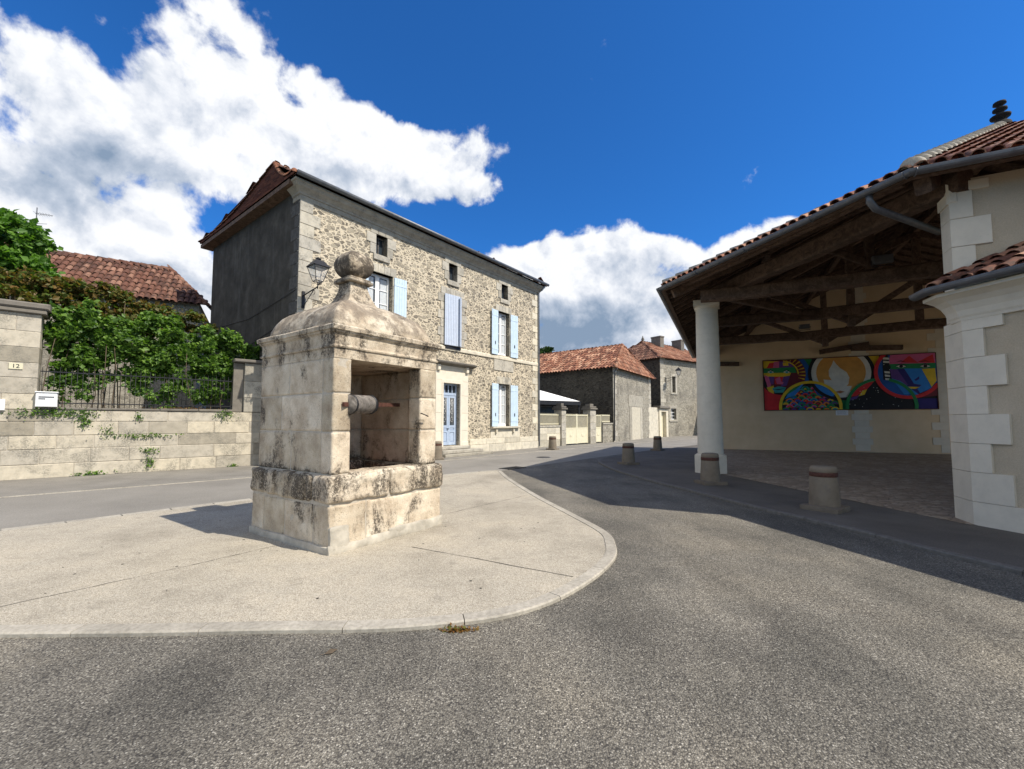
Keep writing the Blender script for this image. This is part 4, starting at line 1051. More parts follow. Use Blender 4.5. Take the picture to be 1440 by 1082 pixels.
# purlins following the slopes
for f in (.33, .66):
    T([(-1.5+8.25*f,13.6+1.6*f,EZ+3.83*f-.30),(-1.5+8.25*f,27.2,EZ+3.83*f-.30)], .17, .2, 12, .03, 'purlin')
    T([(15-8.25*f,13.6+1.6*f,EZ+3.83*f-.30),(15-8.25*f,27.2,EZ+3.83*f-.30)], .17, .2, 10, .03, 'purlin')
    a = Vector(e2).lerp(Vector(AP), f); b = Vector(e3).lerp(Vector(AP), f); c = Vector(e4).lerp(Vector(AP), f); o_ = Vector((0,0,-.30))
    T([a+o_, b+o_], .16, .2, 6, .02, 'purlin'); T([b+o_, c+o_], .16, .2, 6, .02, 'purlin')
T([(6.75,15.3,9.0),(6.75,27.2,9.0)], .2, .24, 10, .02, 'ridge_beam')
for a, y0_ in ((e3, 0),(e2, 0)):
    T([Vector(a)+Vector((.2,.2,-.22)), Vector(AP)+Vector((0,0,-.32))], .2, .24, 10, .03, 'hip_rafter')
T([(-.44,14.44,5.6),(2.4,17.2,5.3)], .18, .2, 5, .03, 'dragon_beam')
for k in (0, 1, 2): T([(-.44,17.2+4.2*k-1.1,5.4),(-.44,17.2+4.2*k,4.5)], .13, .15, 3, .02, 'brace')
# stone column at the chamfered corner
def column(x, y, label=None):
    m = MB(); z = .62; prof = []
    hs = [.60,.60,.62,.60,.61,.62,.60,.4]; r0, r1 = .37, .315; H = 5.07
    for h in hs:
        zt = min(z+h, H)
        ra = r0+(r1-r0)*(z/H); rb = r0+(r1-r0)*(zt/H); m.lathe([(ra,z+.009),((ra+rb)/2,(z+zt)/2),(rb,zt-.009)], 56, (x,y,0), c=.5+random.uniform(-.1,.1), capb=True); z = zt
        if z >= H: break
    m.lathe([(r0-.012,.6),(r1-.008,5.07)], 40, (x,y,0), c=0)
    o = m.build('column', 'cut_limestone', hall)
    m = MB(); m.lathe([(r1-.0,5.07),(r1+.01,5.09),(r1+.03,5.12),(r1+.04,5.14)], 40, (x,y,0)); m.bbox(x-.36,x+.36,y-.36,y+.36,5.14,5.33,.012); m.build('capital', 'cut_limestone', o)
    m = MB(); m.prism([(x+.44*math.cos(R(22.5+45*q))/.924,y+.44*math.sin(R(22.5+45*q))/.924) for q in range(8)],.04,.58); m.lathe([(.41,.58),(.40,.61),(.375,.62)], 40, (x,y,0)); m.build('plinth', 'cut_limestone', o)
column(-.44, 14.44)
for y in (12.9, 20.0): column(13.9, y)
# back wall, with its own rotation inside the hall frame
wa = (11.6,24.2); wb = (22.0,19.8); wang = math.atan2(wb[1]-wa[1], wb[0]-wa[0])
def tohall(X, Y): return (c5*X+s5*-1*-1*0+ (math.cos(-HA)*X-math.sin(-HA)*Y) - c5*X, math.sin(-HA)*X+math.cos(-HA)*Y)
hx, hy = math.cos(-HA)*wa[0]-math.sin(-HA)*wa[1], math.sin(-HA)*wa[0]+math.cos(-HA)*wa[1]
WL = Matrix.Translation((hx, hy, 0)) @ Matrix.Rotation(wang-HA, 4, 'Z')
def inwall(o): o.matrix_local = WL; return o
mb = MB(); WLn = 9.95
P = [(-.15,0),(WLn,0),(WLn,9),(7.2,9.9),(6.6,9.7),(-.15,6.15)]
mb.add([(x,0,z) for x, z in P]+[(x,.5,z) for x, z in P], [tuple(range(6)), tuple(range(11,5,-1))]+[(i,i+6,(i+1)%6+6,(i+1)%6) for i in range(6)])
inwall(mb.build('back_wall', 'cream_render', hall))
mb = MB(); z = .12; k = 0
while z < 8.6:
    wq = (.30,.42)[k % 2]; h = .31; mb.bbox(6.62-wq, 6.62+wq, -.02, .05, z+.003, z+h-.003, .004); z += h; k += 1
inwall(mb.build('pilaster', 'cut_limestone', hall))
mb = MB(); z = .12; k = 0
while z < 6.5:
    wq = (.32,.62)[k % 2]; h = .36; mb.bbox(WLn-wq, WLn+.004, -.02, .45, z+.003, z+h-.003, .004); z += h; k += 1
inwall(mb.build('quoins', 'cut_limestone', hall))
mb = MB(); mb.box(11.1, 18, 0, .4, 0, 9); mb.box(9.95, 11.1, .0, .4, 2.6, 9); mb.box(9.96, 11.09, .2, .3, 0, 2.6)
inwall(mb.build('side_panel', 'cream_render', hall))
mb = MB()
for (a, b, y_, z_) in ((4.9,6.9,-.25,5.22),(6.2,8.2,-.5,5.28)): mb.rough_beam((a,y_,z_), (b,y_-.3*(a<5.5),z_+.22-.3*(a>5.5)), .2, .24, n=4); mb.cut()
mb.rough_beam((.1,-.15,4.85),(1.2,-.12,4.80), .2, .22, n=4)
[inwall(o) for o in mb.build_each('timber_stub', 'old_timber', hall)]
# ------------------------------------------------------------ mural on the back wall
mural = thing('mural', 'long colourful mural of interlaced rings and faces on the cream back wall', 'mural')
mural.matrix_local = Matrix.Rotation(HA, 4, 'Z') @ WL @ Matrix.Translation((2.37, -.03, 2.22))
MW, MH = 7.2, 2.68
mb = MB(); f_ = .035
mb.box(-f_,0,-.05,0,-f_,MH+f_); mb.box(MW,MW+f_,-.05,0,-f_,MH+f_); mb.box(0,MW,-.05,0,-f_,0); mb.box(0,MW,-.05,0,MH,MH+f_); mb.build('frame', 'rusty_iron', mural)
mb = MB(); mcol = []
def clip(poly):
    def cut(P, ins, inter):
        out = []
        for i in range(len(P)):
            a, b = P[i], P[(i+1)%len(P)]
            if ins(a):
                out.append(a)
                if not ins(b): out.append(inter(a,b))
            elif ins(b): out.append(inter(a,b))
        return out
    def ix(x): return lambda a, b: (x, a[1]+(b[1]-a[1])*(x-a[0])/(b[0]-a[0]))
    def iy(y): return lambda a, b: (a[0]+(b[0]-a[0])*(y-a[1])/(b[1]-a[1]), y)
    for ins, inter in ((lambda p: p[0]>=0, ix(0)),(lambda p: p[0]<=MW, ix(MW)),(lambda p: p[1]>=0, iy(0)),(lambda p: p[1]<=MH, iy(MH))):
        if not poly: return []
        poly = cut(poly, ins, inter)
    return poly
lay = [0]
def shp(poly, col, px=True, newlayer=True):
    if newlayer: lay[0] += 1
    q = clip(poly)
    if len(q) < 3: return
    mb.face([(x, -.004-lay[0]*.0009, z) for x, z in q]); mcol.append(col)
def Q(x, y):      # sketch sheet units (1300 wide) -> metres on the painting
    u = (x-68)/1300*MW; bot = 514-(x-68)/1300*8; top = 145-(x-68)/1300*55
    return (u, (bot-y)/(bot-top)*MH)
def qp(L, col, nl=True): shp([Q(*p) for p in L], col, newlayer=nl)
def circ(cu, cv, r, col, n=40, a0=0, a1=360, nl=True): shp([(cu+r*math.cos(R(a0+(a1-a0)*k/n)), cv+r*math.sin(R(a0+(a1-a0)*k/n))) for k in range(n+1)], col, newlayer=nl)
def ringm(cu, cv, r0, r1, col, a0=0, a1=360, n=48):
    lay[0] += 1
    for k in range(n):
        a, b = R(a0+(a1-a0)*k/n), R(a0+(a1-a0)*(k+1)/n)
        shp([(cu+r0*math.cos(a),cv+r0*math.sin(a)),(cu+r1*math.cos(a),cv+r1*math.sin(a)),(cu+r1*math.cos(b),cv+r1*math.sin(b)),(cu+r0*math.cos(b),cv+r0*math.sin(b))], col, newlayer=False)
RED=(.62,.03,.035); BLU=(.015,.10,.36); LBL=(.03,.22,.60); GRN=(.02,.22,.07); YEL=(.75,.50,.03); BLK=(.012,.012,.015); WHT=(.66,.64,.58); GLD=(.62,.30,.07); PNK=(.62,.12,.26); PUR=(.12,.05,.22); ORG=(.70,.22,.03); TEA=(.05,.33,.33); MAR=(.14,.02,.03); NAV=(.03,.02,.15)
shp([(0,0),(MW,0),(MW,MH),(0,MH)], BLK)
qp([(60,350),(240,350),(240,530),(60,530)], RED); qp([(900,80),(980,80),(980,300),(900,300)], YEL); qp([(380,130),(470,130),(440,260),(400,300)], GRN)
qp([(1230,430),(1400,430),(1400,520),(1230,520)], NAV); qp([(640,430),(760,380),(760,520),(640,520)], GRN)
cA = (Q(225,235)[0], 1.9); cB = (Q(690,240)[0], 1.88); cC = (Q(1175,240)[0], 1.82); cD = (Q(440,500)[0], .12); cE = (Q(975,490)[0], .12)
# left face
circ(cA[0], cA[1], 1.10, MAR); qp([(60,145),(200,145),(150,190),(75,215)], YEL); qp([(95,200),(120,160),(200,150),(200,195)], RED); qp([(160,150),(210,146),(200,195),(150,195)], PNK); qp([(205,148),(300,146),(330,200),(200,200)], PUR)
qp([(235,155),(280,152),(280,180),(235,180)], YEL)
qp([(66,200),(330,190),(345,232),(66,240)], GRN); qp([(66,236),(300,232),(285,262),(70,262)], YEL); qp([(110,262),(160,262),(150,320),(110,320)], PUR); qp([(160,262),(235,262),(235,320),(160,320)], RED); qp([(75,250),(110,262),(130,330),(90,360)], PNK)
qp([(235,262),(290,255),(260,330),(210,340)], PUR); qp([(66,250),(90,310),(110,390),(66,330)], BLK); qp([(90,345),(150,330),(150,400),(110,380)], YEL); qp([(165,280),(180,318),(225,320),(235,305),(215,300),(205,262)], PNK)
qp([(135,350),(190,335),(255,345),(225,385),(160,385)], TEA); qp([(140,358),(190,356),(250,350),(190,364)], BLK); qp([(150,385),(230,382),(210,410),(155,405)], BLK)
for ex in (128, 262):
    qp([(ex-28,228),(ex,215),(ex+30,228),(ex,238)], WHT); qp([(ex-10,220),(ex+12,220),(ex+12,236),(ex-10,236)], TEA); qp([(ex-32,226),(ex,208),(ex+34,226),(ex,214)], BLK)
for k in range(9):
    a = R(72-k*11); cu, cv = cA; shp([(cu+.72*math.cos(a+.02),cv+.72*math.sin(a+.02)),(cu+1.05*math.cos(a-.03),cv+1.05*math.sin(a-.03)),(cu+1.05*math.cos(a+.04),cv+1.05*math.sin(a+.04))], YEL, newlayer=(k == 0))
ringm(cA[0], cA[1], .70, .76, YEL, 0, 85, 16)
ringm(cA[0], cA[1], 1.07, 1.27, BLU, -90, 95); ringm(cA[0], cA[1], 1.10, 1.30, RED, -150, -72, 30)
# centre emblem: pale disc, gold disc and a white flame above lips
circ(cB[0], cB[1], 1.40, BLK); circ(cB[0], cB[1], 1.27, WHT); circ(cB[0], cB[1]+.03, 1.05, GLD)
qp([(640,140),(660,170),(690,200),(735,230),(755,270),(745,320),(720,345),(760,340),(700,420),(640,410),(570,330),(555,285),(620,290),(600,260),(600,215),(625,175)], WHT)
qp([(560,330),(560,285),(622,292),(640,330),(770,335),(735,420),(690,432),(640,425),(600,390)], WHT)
qp([(640,378),(680,368),(716,378),(680,390)], (.35,.15,.06))
ringm(cB[0], cB[1], 1.27, 1.42, BLK)
# lower left ring: fish-scale hill
circ(cD[0], cD[1], 1.28, BLK)
pal = [RED, PNK, GRN, TEA, ORG, PUR, BLU, MAR, YEL, GRN, RED]
random.seed(3)
for row in range(7, -1, -1):
    v = row*.16-.05
    for k in range(-5, 6):
        u = cD[0]+k*.36+(row % 2)*.18
        if (u-cD[0])**2+(v+.1-cD[1])**2 < 1.1**2 or row < 3 and abs(u-cD[0]) < 1.15:
            c1, c2, c3 = random.sample(pal, 3)
            circ(u, v, .19, c1, 12, 0, 180, nl=(k == -5)); lay[0] += 1; circ(u, v, .13, c2, 10, 0, 180, False); lay[0] += 1; circ(u, v, .06, c3, 8, 0, 180, False); lay[0] -= 2
    lay[0] += 3
qp([(450,310),(540,320),(640,420),(690,435),(600,425),(500,400)], BLU); qp([(470,318),(560,335),(640,400),(610,415),(540,390)], LBL)
qp([(370,320),(410,300),(330,400),(240,430),(280,370)], LBL); qp([(300,330),(395,312),(330,360),(240,410),(250,370)], GRN)
ringm(cB[0], cB[1], 1.27, 1.42, BLK, 180, 300, 30)
ringm(cD[0], cD[1], 1.26, 1.40, YEL, -5, 185)
# lower right ring: night sky
circ(cE[0], cE[1], 1.32, BLK); qp([(730,420),(770,370),(850,310),(935,300),(880,360),(800,410)], RED); qp([(845,370),(880,360),(860,400),(815,412)], YEL); qp([(730,430),(820,405),(800,430),(740,445)], PUR)
for _ in range(36):
    u, v = random.uniform(3.75, 6.2), random.uniform(.1, 1.25); circ(u, v, random.uniform(.008,.022), WHT, 6, nl=False)
lay[0] += 1
ringm(cE[0], cE[1], 1.30, 1.44, GRN, -5, 185)
# right face
circ(cC[0], cC[1], 1.20, BLU); qp([(1060,95),(1365,85),(1365,165),(1040,175)], PNK); qp([(1130,160),(1190,110),(1250,165)], RED); qp([(1240,160),(1350,100),(1360,165)], RED)
qp([(1040,172),(1365,165),(1365,205),(1060,210)], GRN); qp([(1000,110),(1040,100),(1060,290),(1000,290)], BLK)
for k in range(7):
    y = 120+k*26; qp([(1002+k*2,y),(1048,y+4),(1050,y+18),(1004+k*2,y+16)], WHT, k == 0)
circ(Q(1028,195)[0], Q(1028,195)[1], .16, BLK)
qp([(1050,210),(1110,210),(1200,300),(1150,340),(1060,280)], PUR); qp([(1100,208),(1150,206),(1260,350),(1260,395),(1210,395)], NAV); qp([(1270,210),(1360,205),(1365,300),(1330,345)], YEL); qp([(1150,206),(1268,206),(1330,350),(1250,390)], LBL)
qp([(1215,290),(1250,265),(1250,285),(1225,300)], NAV); qp([(1150,335),(1200,318),(1262,330),(1230,362),(1170,360)], NAV); qp([(1165,342),(1250,345),(1220,358),(1180,358)], YEL)
qp([(1060,280),(1120,300),(1240,400),(1140,400)], LBL); qp([(1240,395),(1365,345),(1365,410),(1240,425)], MAR)
for ex in (1130, 1295):
    qp([(ex-36,190),(ex,176),(ex+34,190),(ex,202)], WHT); circ(Q(ex,189)[0], Q(ex,189)[1], .075, BLK); qp([(ex-44,188),(ex,168),(ex+44,186),(ex,176)], BLK); 
    qp([(ex-40,160),(ex,145),(ex+40,160),(ex,152)], BLK)
ringm(cC[0], cC[1], 1.18, 1.34, RED, 90, 330); ringm(cE[0], cE[1], 1.30, 1.44, GRN, 0, 75, 20)
mb.build('painting', 'mural_paint', mural, colors=mcol)
plq = thing('wall_plaque', 'small white caption plaque on the cream wall just under the mural', 'plaque')
plq.matrix_local = Matrix.Rotation(HA, 4, 'Z') @ WL @ Matrix.Translation((5.55, -.01, 1.92))
mb = MB(); mb.bbox(0,.52,-.02,0,0,.26,.004); pb = mb.build('board', 'box_white', plq)
mb = MB()
for k in range(5): mb.box(.05,.47-.06*(k % 2),-.0215,-.021,.05+.038*k,.058+.038*k)
mb.build('caption_lines', 'zinc', plq)
# small lights clamped to the trusses
def flood(label, loc, rot, s=1.0, grp='floodlights in the hall roof'):
    t = thing('floodlight', label, 'floodlight', loc, rot, grp)
    m = MB(); m.bbox(-.2*s,.2*s,-.06*s,.08*s,-.10*s,.10*s,.02); m.build('housing', 'zinc', t)
    m = MB(); m.tube([(-.22*s,0,.0),(-.22*s,.0,-.16*s),(.22*s,0,-.16*s),(.22*s,0,0)], .012, 6); m.build('yoke', 'black_iron', t)
    return t
x, y = HW(3.55,13.25); flood('grey floodlight standing on the nearest and highest tie beam of the hall roof', (x,y,5.58), HA)
x, y = HW(3.05,21.2); flood('small black floodlight on the farthest tie beam above the mural', (x,y,5.56), HA, .9)

# ------------------------------------------------------------ pier, upper end wall and lower building in front of it
ann = thing('corner_building', 'cream rendered building with white stone quoins joined to the near end of the market hall', 'building', (0,0,0), HA)
mb = MB(); mb.box(3.37, 14, 9.22, 9.5, 0, 5.5); mb.build('upper_wall', 'taupe_render', ann)
mb = MB(); z = 2.6; k = 0
hs = [.46,.44,.47,.43]
while z < 5.42:
    h = hs[k % 4]; l = (.48,.28)[k % 2]; zz = min(z+h, 5.46)
    mb.bbox(3.335, 3.335+l, 9.19, 9.515, z+.003, zz-.003, .006); z = zz; k += 1
mb.bbox(3.31, 3.45, 9.17, 9.53, 5.12, 5.46, .03)
mb.build('upper_quoins', 'cut_limestone', ann)
ld = Vector((.643,-.766)); P1 = Vector((3.29,9.44)); P0 = Vector((3.32,8.94)); P2 = P0+ld*7.5
poly = [(P1.x+.02,P1.y),(P0.x+.02,P0.y+.01),(P2.x,P2.y),(14,P2.y),(14,9.2),(3.5,9.2),(3.5,9.44)]
mb = MB(); n = len(poly); mb.prism(poly, 0, 3.2); mb.build('lower_wall', 'taupe_render', ann)
mb = MB(); z = .04; k = 0; nl = Vector((-.766,-.643))
hs = [.36,.44,.43,.44,.42,.44,.42,.44]
while z < 3.14:
    h = hs[k % 8]; zz = min(z+h, 3.17); l = (.24,.46)[k % 2] if k else 7
    q = P0+ld*l; f = .022
    a1 = (P1.x-f, P1.y); a0 = (P0.x-f+.0, P0.y-.008); b0 = (q.x+nl.x*f, q.y+nl.y*f); b1 = (q.x-nl.x*.1, q.y-nl.y*.1)
    mb.prism([a1, a0, b0, b1, (P0.x+.3, P0.y+.1), (P1.x+.3, P1.y)], z+.003, zz-.003); z = zz; k += 1
mb.build('quoins', 'cut_limestone', ann)
cp = [(P1.x,P1.y-.25),(P0.x,P0.y),(P2.x,P2.y)]
CV = [(-.02,3.15),(.03,3.15),(.04,3.19),(.06,3.22),(.085,3.30),(.14,3.39),(.22,3.46),(.32,3.51),(.36,3.52),(.36,3.57),(-.05,3.58)]
mb = MB(); mb.sweep(cp, CV, c=.5); mb.build('cornice', 'cut_limestone', ann)
mb = MB(); gutter(mb, cp, .46, 3.65, .08); mb.build('gutter', 'zinc', ann)
mb = MB(); O = P0+nl*.42-ld*.15; Z0 = 3.66; pi = .50
def rp(p): return (p.x, p.y, Z0 + (p-O).dot(-nl)*pi)
a = O; b = P2+nl*.42
# intersection with the plane of the upper wall y=9.2
c_ = Vector((9.0, 9.19)); d2 = Vector((3.33, 9.19))
tiled(mb, [rp(a), rp(b), rp(Vector((b.x+3.2,b.y+2.7))), rp(c_), rp(d2)], .2, .38, .08, over=.03)
mb.build('roof', 'canal_tile', ann)

# ============================================================ BOLLARDS
def bollard():
    t = thing('stone_bollard', '', 'bollard', (0,0,0), 0, 'stone bollards round the square')
    m = MB(); m.lathe([(.235,.08),(.23,.2),(.215,.42),(.205,.58),(.20,.59),(.20,.66),(.205,.665),(.203,.72),(.185,.755),(.14,.765)], 26, amp=.03); m.build('post', 'bollard_stone', t)
    m = MB(); m.lathe([(.207,.585),(.211,.59),(.209,.655),(.205,.66)], 26, capb=False); m.build('iron_band', 'rusty_iron', t)
    m = MB(); rounded_block(m, -.30, .30, -.30, .30, -.05, .09, .04, .06, .02); m.build('base', 'bollard_stone', t)
    return t
b0 = bollard()
spots = [((-3.15,18.0,.01), 'stone bollard with a rusty band beside the steps of the blue door', .2), ((2.29,24.2,.01), 'stone bollard in front of the low wall between the stone house and the cream gate', 1.0),
         ((4.24,15.65,.05), 'dark banded bollard at the curve of the hall kerb, nearer one of the shaded pair', .4), ((7.83,23.06,.05), 'farthest shaded bollard by the far road, right of the cream gate', .8),
         ((4.95,10.75,.05), 'pale cracked bollard standing right in front of the white column', .1), ((5.51,7.62,.05), 'nearest bollard, between the white column and the corner building, with a wide base', .6)]
for i, (loc, l, r_) in enumerate(spots):
    if i == 0: b0.location = loc; b0.rotation_euler = (0,0,r_); b0['label'] = l
    else: dup(b0, loc, r_, l)

# ============================================================ GARDEN WALL SIDE
random.seed(33)
GR = math.atan2(.677, .736); GO = Vector((-13.746,11.57,0)); gd = Vector((.736,.677,0)); gn = Vector((-.677,.736,0))
def GW(s_, y_, z_=0): p = GO+gd*s_+gn*y_; return (p.x, p.y, z_)
t = thing('garden_wall', 'long low wall of pale limestone blocks with ivy tufts along the left pavement', 'wall', GW(0,0), GR)
mb = MB(); block_wall(mb, -9, 9.3, 0, 1.93, 0, .45, [.40,.42,.38,.40,.33], .7, 1.7, .012, .012, .012); mb.build('blocks', 'garden_stone', t)
mb = MB(); mb.box(-9, 9.3, .012, .44, -.1, 1.92); mb.build('mortar_core', 'mortar', t)
mb = MB(); x = .62
while x < 5.2:
    l = min(random.uniform(.8,1.5), 5.25-x); mb.bbox(x+.004, x+l-.004, -.035, .5, 1.93, 2.01+random.uniform(-.01,.01), .02); x += l
mb.build('coping', 'dark_coping', t)
t = thing('gate_pier', 'tall pale ashlar pier with a dark coping and the number plate 12', 'pier', GW(0,0), GR)
mb = MB(); block_wall(mb, -3, .56, 1.935, 4.62, 0, .62, [.43,.45,.42], .5, .85, .010, .008, .010); mb.build('blocks', 'garden_stone', t)
mb = MB(); mb.box(-3, .55, .012, .61, 1.94, 4.61); mb.build('mortar_core', 'mortar', t)
mb = MB(); mb.bbox(-3.1, .66, -.10, .72, 4.62, 4.74, .02); mb.bbox(-3.15, .72, -.15, .76, 4.74, 4.92, .04); mb.build('coping', 'dark_coping', t)
def text(name, s_, size, mat, parent, loc, rot=(R(90),0,0)):
    cu = bpy.data.curves.new(name, 'FONT'); cu.body = s_; cu.size = size; cu.extrude = .002; cu.align_x = 'CENTER'; cu.align_y = 'CENTER'
    o = bpy.data.objects.new(name, cu); COL.objects.link(o); dg = bpy.context.evaluated_depsgraph_get(); me = bpy.data.meshes.new_from_object(o.evaluated_get(dg)); bpy.data.objects.remove(o)
    me.materials.clear(); me.materials.append(MATS[mat]); o = bpy.data.objects.new(name, me); COL.objects.link(o); o.parent = parent; o.location = loc; o.rotation_euler = rot; return o
t = thing('house_number', 'small cream house number plate reading 12 on the tall pier', 'number plate', GW(.14,-.012,3.12), GR)
mb = MB(); mb.bbox(-.13,.13,-.02,.02,-.085,.085,.006); mb.build('plate', 'plate_cream', t); text('numeral', '12', .15, 'black_iron', t, (0,-.024,0))
t = thing('letter_box', 'white letter box fixed to the wall beside the tall pier', 'letter box', GW(.76,-.02,2.22), GR)
mb = MB(); mb.bbox(-.21,.21,-.14,.06,-.21,.19,.015); mb.bbox(-.225,.225,-.17,.07,.19,.22,.01); bx = mb.build('box', 'box_white', t)
mb = MB(); mb.box(-.15,.15,-.146,-.141,.05,.085); mb.build('slot', 'zinc', t); mb = MB(); mb.box(-.15,-.02,-.147,-.1412,-.0,.03); mb.build('name_plate', 'zinc', t)
t = thing('wall_sign', 'small white box on the wall at the left edge of the picture', 'meter box', GW(-.12,-.02,2.05), GR)
mb = MB(); mb.bbox(-.2,.12,-.08,.02,-.15,.15,.01); mb.build('box', 'box_white', t); mb = MB(); mb.box(-.1,.04,-.086,-.081,-.06,-.03); mb.build('slot', 'zinc', t)
t = thing('stub_pier', 'short weathered stone pier ending the iron railing next to the well', 'pier', GW(0,0), GR)
mb = MB(); block_wall(mb, 5.56, 6.25, 1.935, 3.72, -.01, .6, [.52,.6,.64], .7, .9, .01, .006, .015); mb.box(5.57,6.24,.01,.58,1.94,3.71); mb.build('blocks', 'grey_ashlar', t)
mb = MB(); mb.bbox(5.22, 6.4, -.12, .7, 3.72, 3.84, .03); mb.build('coping', 'dark_coping', t)
mb = MB(); mb.box(5.24, 5.555, .1, .58, 1.95, 3.7); mb.build('return', 'dark_coping', t)
t = thing('iron_railing', 'black wrought iron railing on top of the low garden wall', 'railing', GW(0,0), GR)
mb = MB(); k = .62
while k < 5.2:
    mb.tube([(k,.2,2.0),(k,.2,3.15+.04*(int(k*10) % 2))], .007, 5); k += .118
mb.build('bars', 'black_iron', t)
mb = MB()
for z in (2.12, 3.02): mb.box(.58,5.24,.185,.215,z,z+.03)
mb.build('rails', 'black_iron', t)

def scatter(c, r, n, shell=.55, clump=0, cl=None):
    out = []
    def inball():
        while True:
            v = Vector((random.uniform(-1,1), random.uniform(-1,1), random.uniform(-1,1)))
            if v.length < 1: return v
    cen = [inball() for _ in range(max(clump, 1)*2)]; k = 1/ max(clump, 1)**.33*.85
    for _ in range(n):
        q = random.choice(cen)*.88; v = q+inball()*random.uniform(.3,1)*k*.75
        out.append(Vector(c)+Vector((v.x*r[0], v.y*r[1], v.z*r[2])))
    return out
def plant(name, label, cat, loc, parts, stems, mat='leaf_green', rot=GR, grp=None, size=.1, smat='bark', r0=.022):
    t = thing(name, label, cat, loc, rot, grp)
    m = MB()
    for (c, r, n, cl) in parts: leaves(m, scatter(c, r, n, clump=cl), size)
    m.build('crown' if name.endswith('tree') else 'foliage', mat, t)
    m = MB()
    for s_ in stems: m.tube([Vector(p) for p in s_], r0, 7, r2=r0*.35)
    m.build('trunk' if name.endswith('tree') else 'stems', smat, t)
    return t
def stems(n, w_, h, d=.3):
    L = []
    for _ in range(n):
        x = random.uniform(-w_, w_); y = random.uniform(-d, d); p = [(x,y,0)]
        for k in range(1,6): x += random.gauss(0,.09); y += random.gauss(0,.06); p.append((x,y,h*k/5))
        L.append(p)
    return L
G1 = 'climbing shrubs behind the iron railing'
plant('climbing_shrub', 'dense green climber at the left end of the railing next to the tall pier', 'shrub', GW(1.3,.6), [((0,0,4.25),(1.05,.55,1.2),7200,30),((.1,.1,3.3),(.95,.4,.95),2200,16),((-.2,0,2.6),(.6,.3,.5),300,6)], stems(5,.7,4.0), grp=G1, size=.135)
plant('climbing_shrub', 'broad green climber filling the middle of the railing', 'shrub', GW(3.05,.6), [((0,0,4.2),(1.35,.6,1.2),9500,36),((.2,-.05,3.2),(1.2,.4,.9),2600,18),((.4,-.1,2.5),(.7,.3,.5),350,6)], stems(6,.9,3.9), grp=G1, size=.135)
plant('climbing_shrub', 'glossy green climber near the short stone pier, trailing down to the wall top', 'shrub', GW(4.8,.6), [((0,0,4.0),(1.1,.55,1.15),7500,32),((-.1,-.1,3.0),(.9,.4,.85),1700,12),((-.2,-.1,2.5),(.6,.25,.4),400,5)], stems(5,.8,3.7), grp=G1, size=.135)
plant('climbing_shrub', 'green climber behind the short pier reaching towards the dark house wall', 'shrub', GW(6.2,1.3), [((0,0,4.05),(.85,.55,.75),2400,14),((-.2,-.1,3.2),(.8,.4,.7),800,8)], stems(5,.5,3.9), grp=G1, size=.135)
t = plant('climbing_vine', 'reddish brown leaved vine hanging over the green climbers below the tiled roof', 'vine', GW(2.1,1.5), [((-.9,0,5.5),(1.6,.6,.8),4200,20),((.9,0,5.1),(2.0,.6,.65),3600,20),((-2.3,0,5.6),(1.1,.6,.7),1500,10)], stems(4,.3,5.5), 'leaf_red', size=.16)
mb = MB(); leaves(mb, [Vector((random.uniform(3.2,4.3),-.2,random.gauss(3.9,.35))) for _ in range(26)], .07); mb.build('blossom', 'blossom', t)
t = plant('broadleaf_tree', 'bright green leafy tree rising behind the tall pier at the left edge', 'tree', GW(-.5,3.0), [((-.35,0,7.15),(1.5,1.3,1.3),6500,30),((.35,-.2,6.5),(1.05,.9,.8),2200,14),((-.4,-.2,6.0),(2.0,1.0,.8),2600,14)],
          [[(0,0,0),(.05,.05,2),(-.05,0,4),(0,.1,6.6)],[(0,0,3.6),(.5,.1,5.2),(.9,.1,6.6)],[(0,0,3.8),(-.6,.2,5.4),(-1.0,.3,7.2)],[(0,.05,4.5),(.3,-.3,6.0),(.4,-.5,7.6)]], 'leaf_bright', size=.19, r0=.13)
# tufts growing out of the wall
W1 = 'small plants growing in the garden wall'
def tuft(label, s_, z, n, w_=.2, h=.12, mat='leaf_green', sz=.06, y=-.03):
    t = thing('wall_plant', label, 'wall plant', GW(s_, y, z), GR, W1)
    m = MB(); leaves(m, [Vector((random.gauss(0,w_*.5), random.uniform(-.05,.02), random.gauss(0,h*.6))) for _ in range(n)], sz); m.build('foliage', mat, t); return t
tuft('wide ivy mat hanging from the wall top under the letter box', .95, 1.86, 420, .95, .12)
tuft('ivy strand trailing below the coping right of the letter box', 1.55, 1.66, 150, .16, .22)
tuft('little fern in a joint of the top course at mid wall', 2.75, 1.76, 50, .12, .1)
tuft('bushy tuft at the wall top near the short pier', 5.0, 1.83, 150, .3, .14)
tuft('small weed in the second joint left of the middle', 2.05, 1.35, 70, .16, .18)
tuft('long low weed along the middle joint of the wall', 2.95, 1.16, 170, .75, .06)
tuft('tuft growing just above the lowest course', 3.0, .70, 80, .22, .08)
tuft('bright weed at the foot of the wall, centre of the visible stretch', 3.05, .32, 90, .16, .16)
tuft('leafy weed at the foot of the wall left of centre', 1.75, .06, 140, .4, .08)
tuft('tiny weed at the foot of the wall near the well', 5.3, .05, 50, .14, .07)
tuft('creeping weed on the wall top right behind the well edge', 6.3, 1.85, 110, .2, .18)
tuft('reddish moss mat on the wall top at mid railing', 3.9, 2.03, 240, .9, .03, 'dry_weed', .05, .1)
t = thing('kerb_weed', 'dry orange weed growing against the kerb of the paved island', 'weed', (-.42,3.38,0), 0)
mb = MB(); leaves(mb, [Vector((random.gauss(0,.06), random.gauss(-.01,.015), abs(random.gauss(.01,.012)))) for _ in range(160)], .028); mb.build('foliage', 'dry_weed', t)
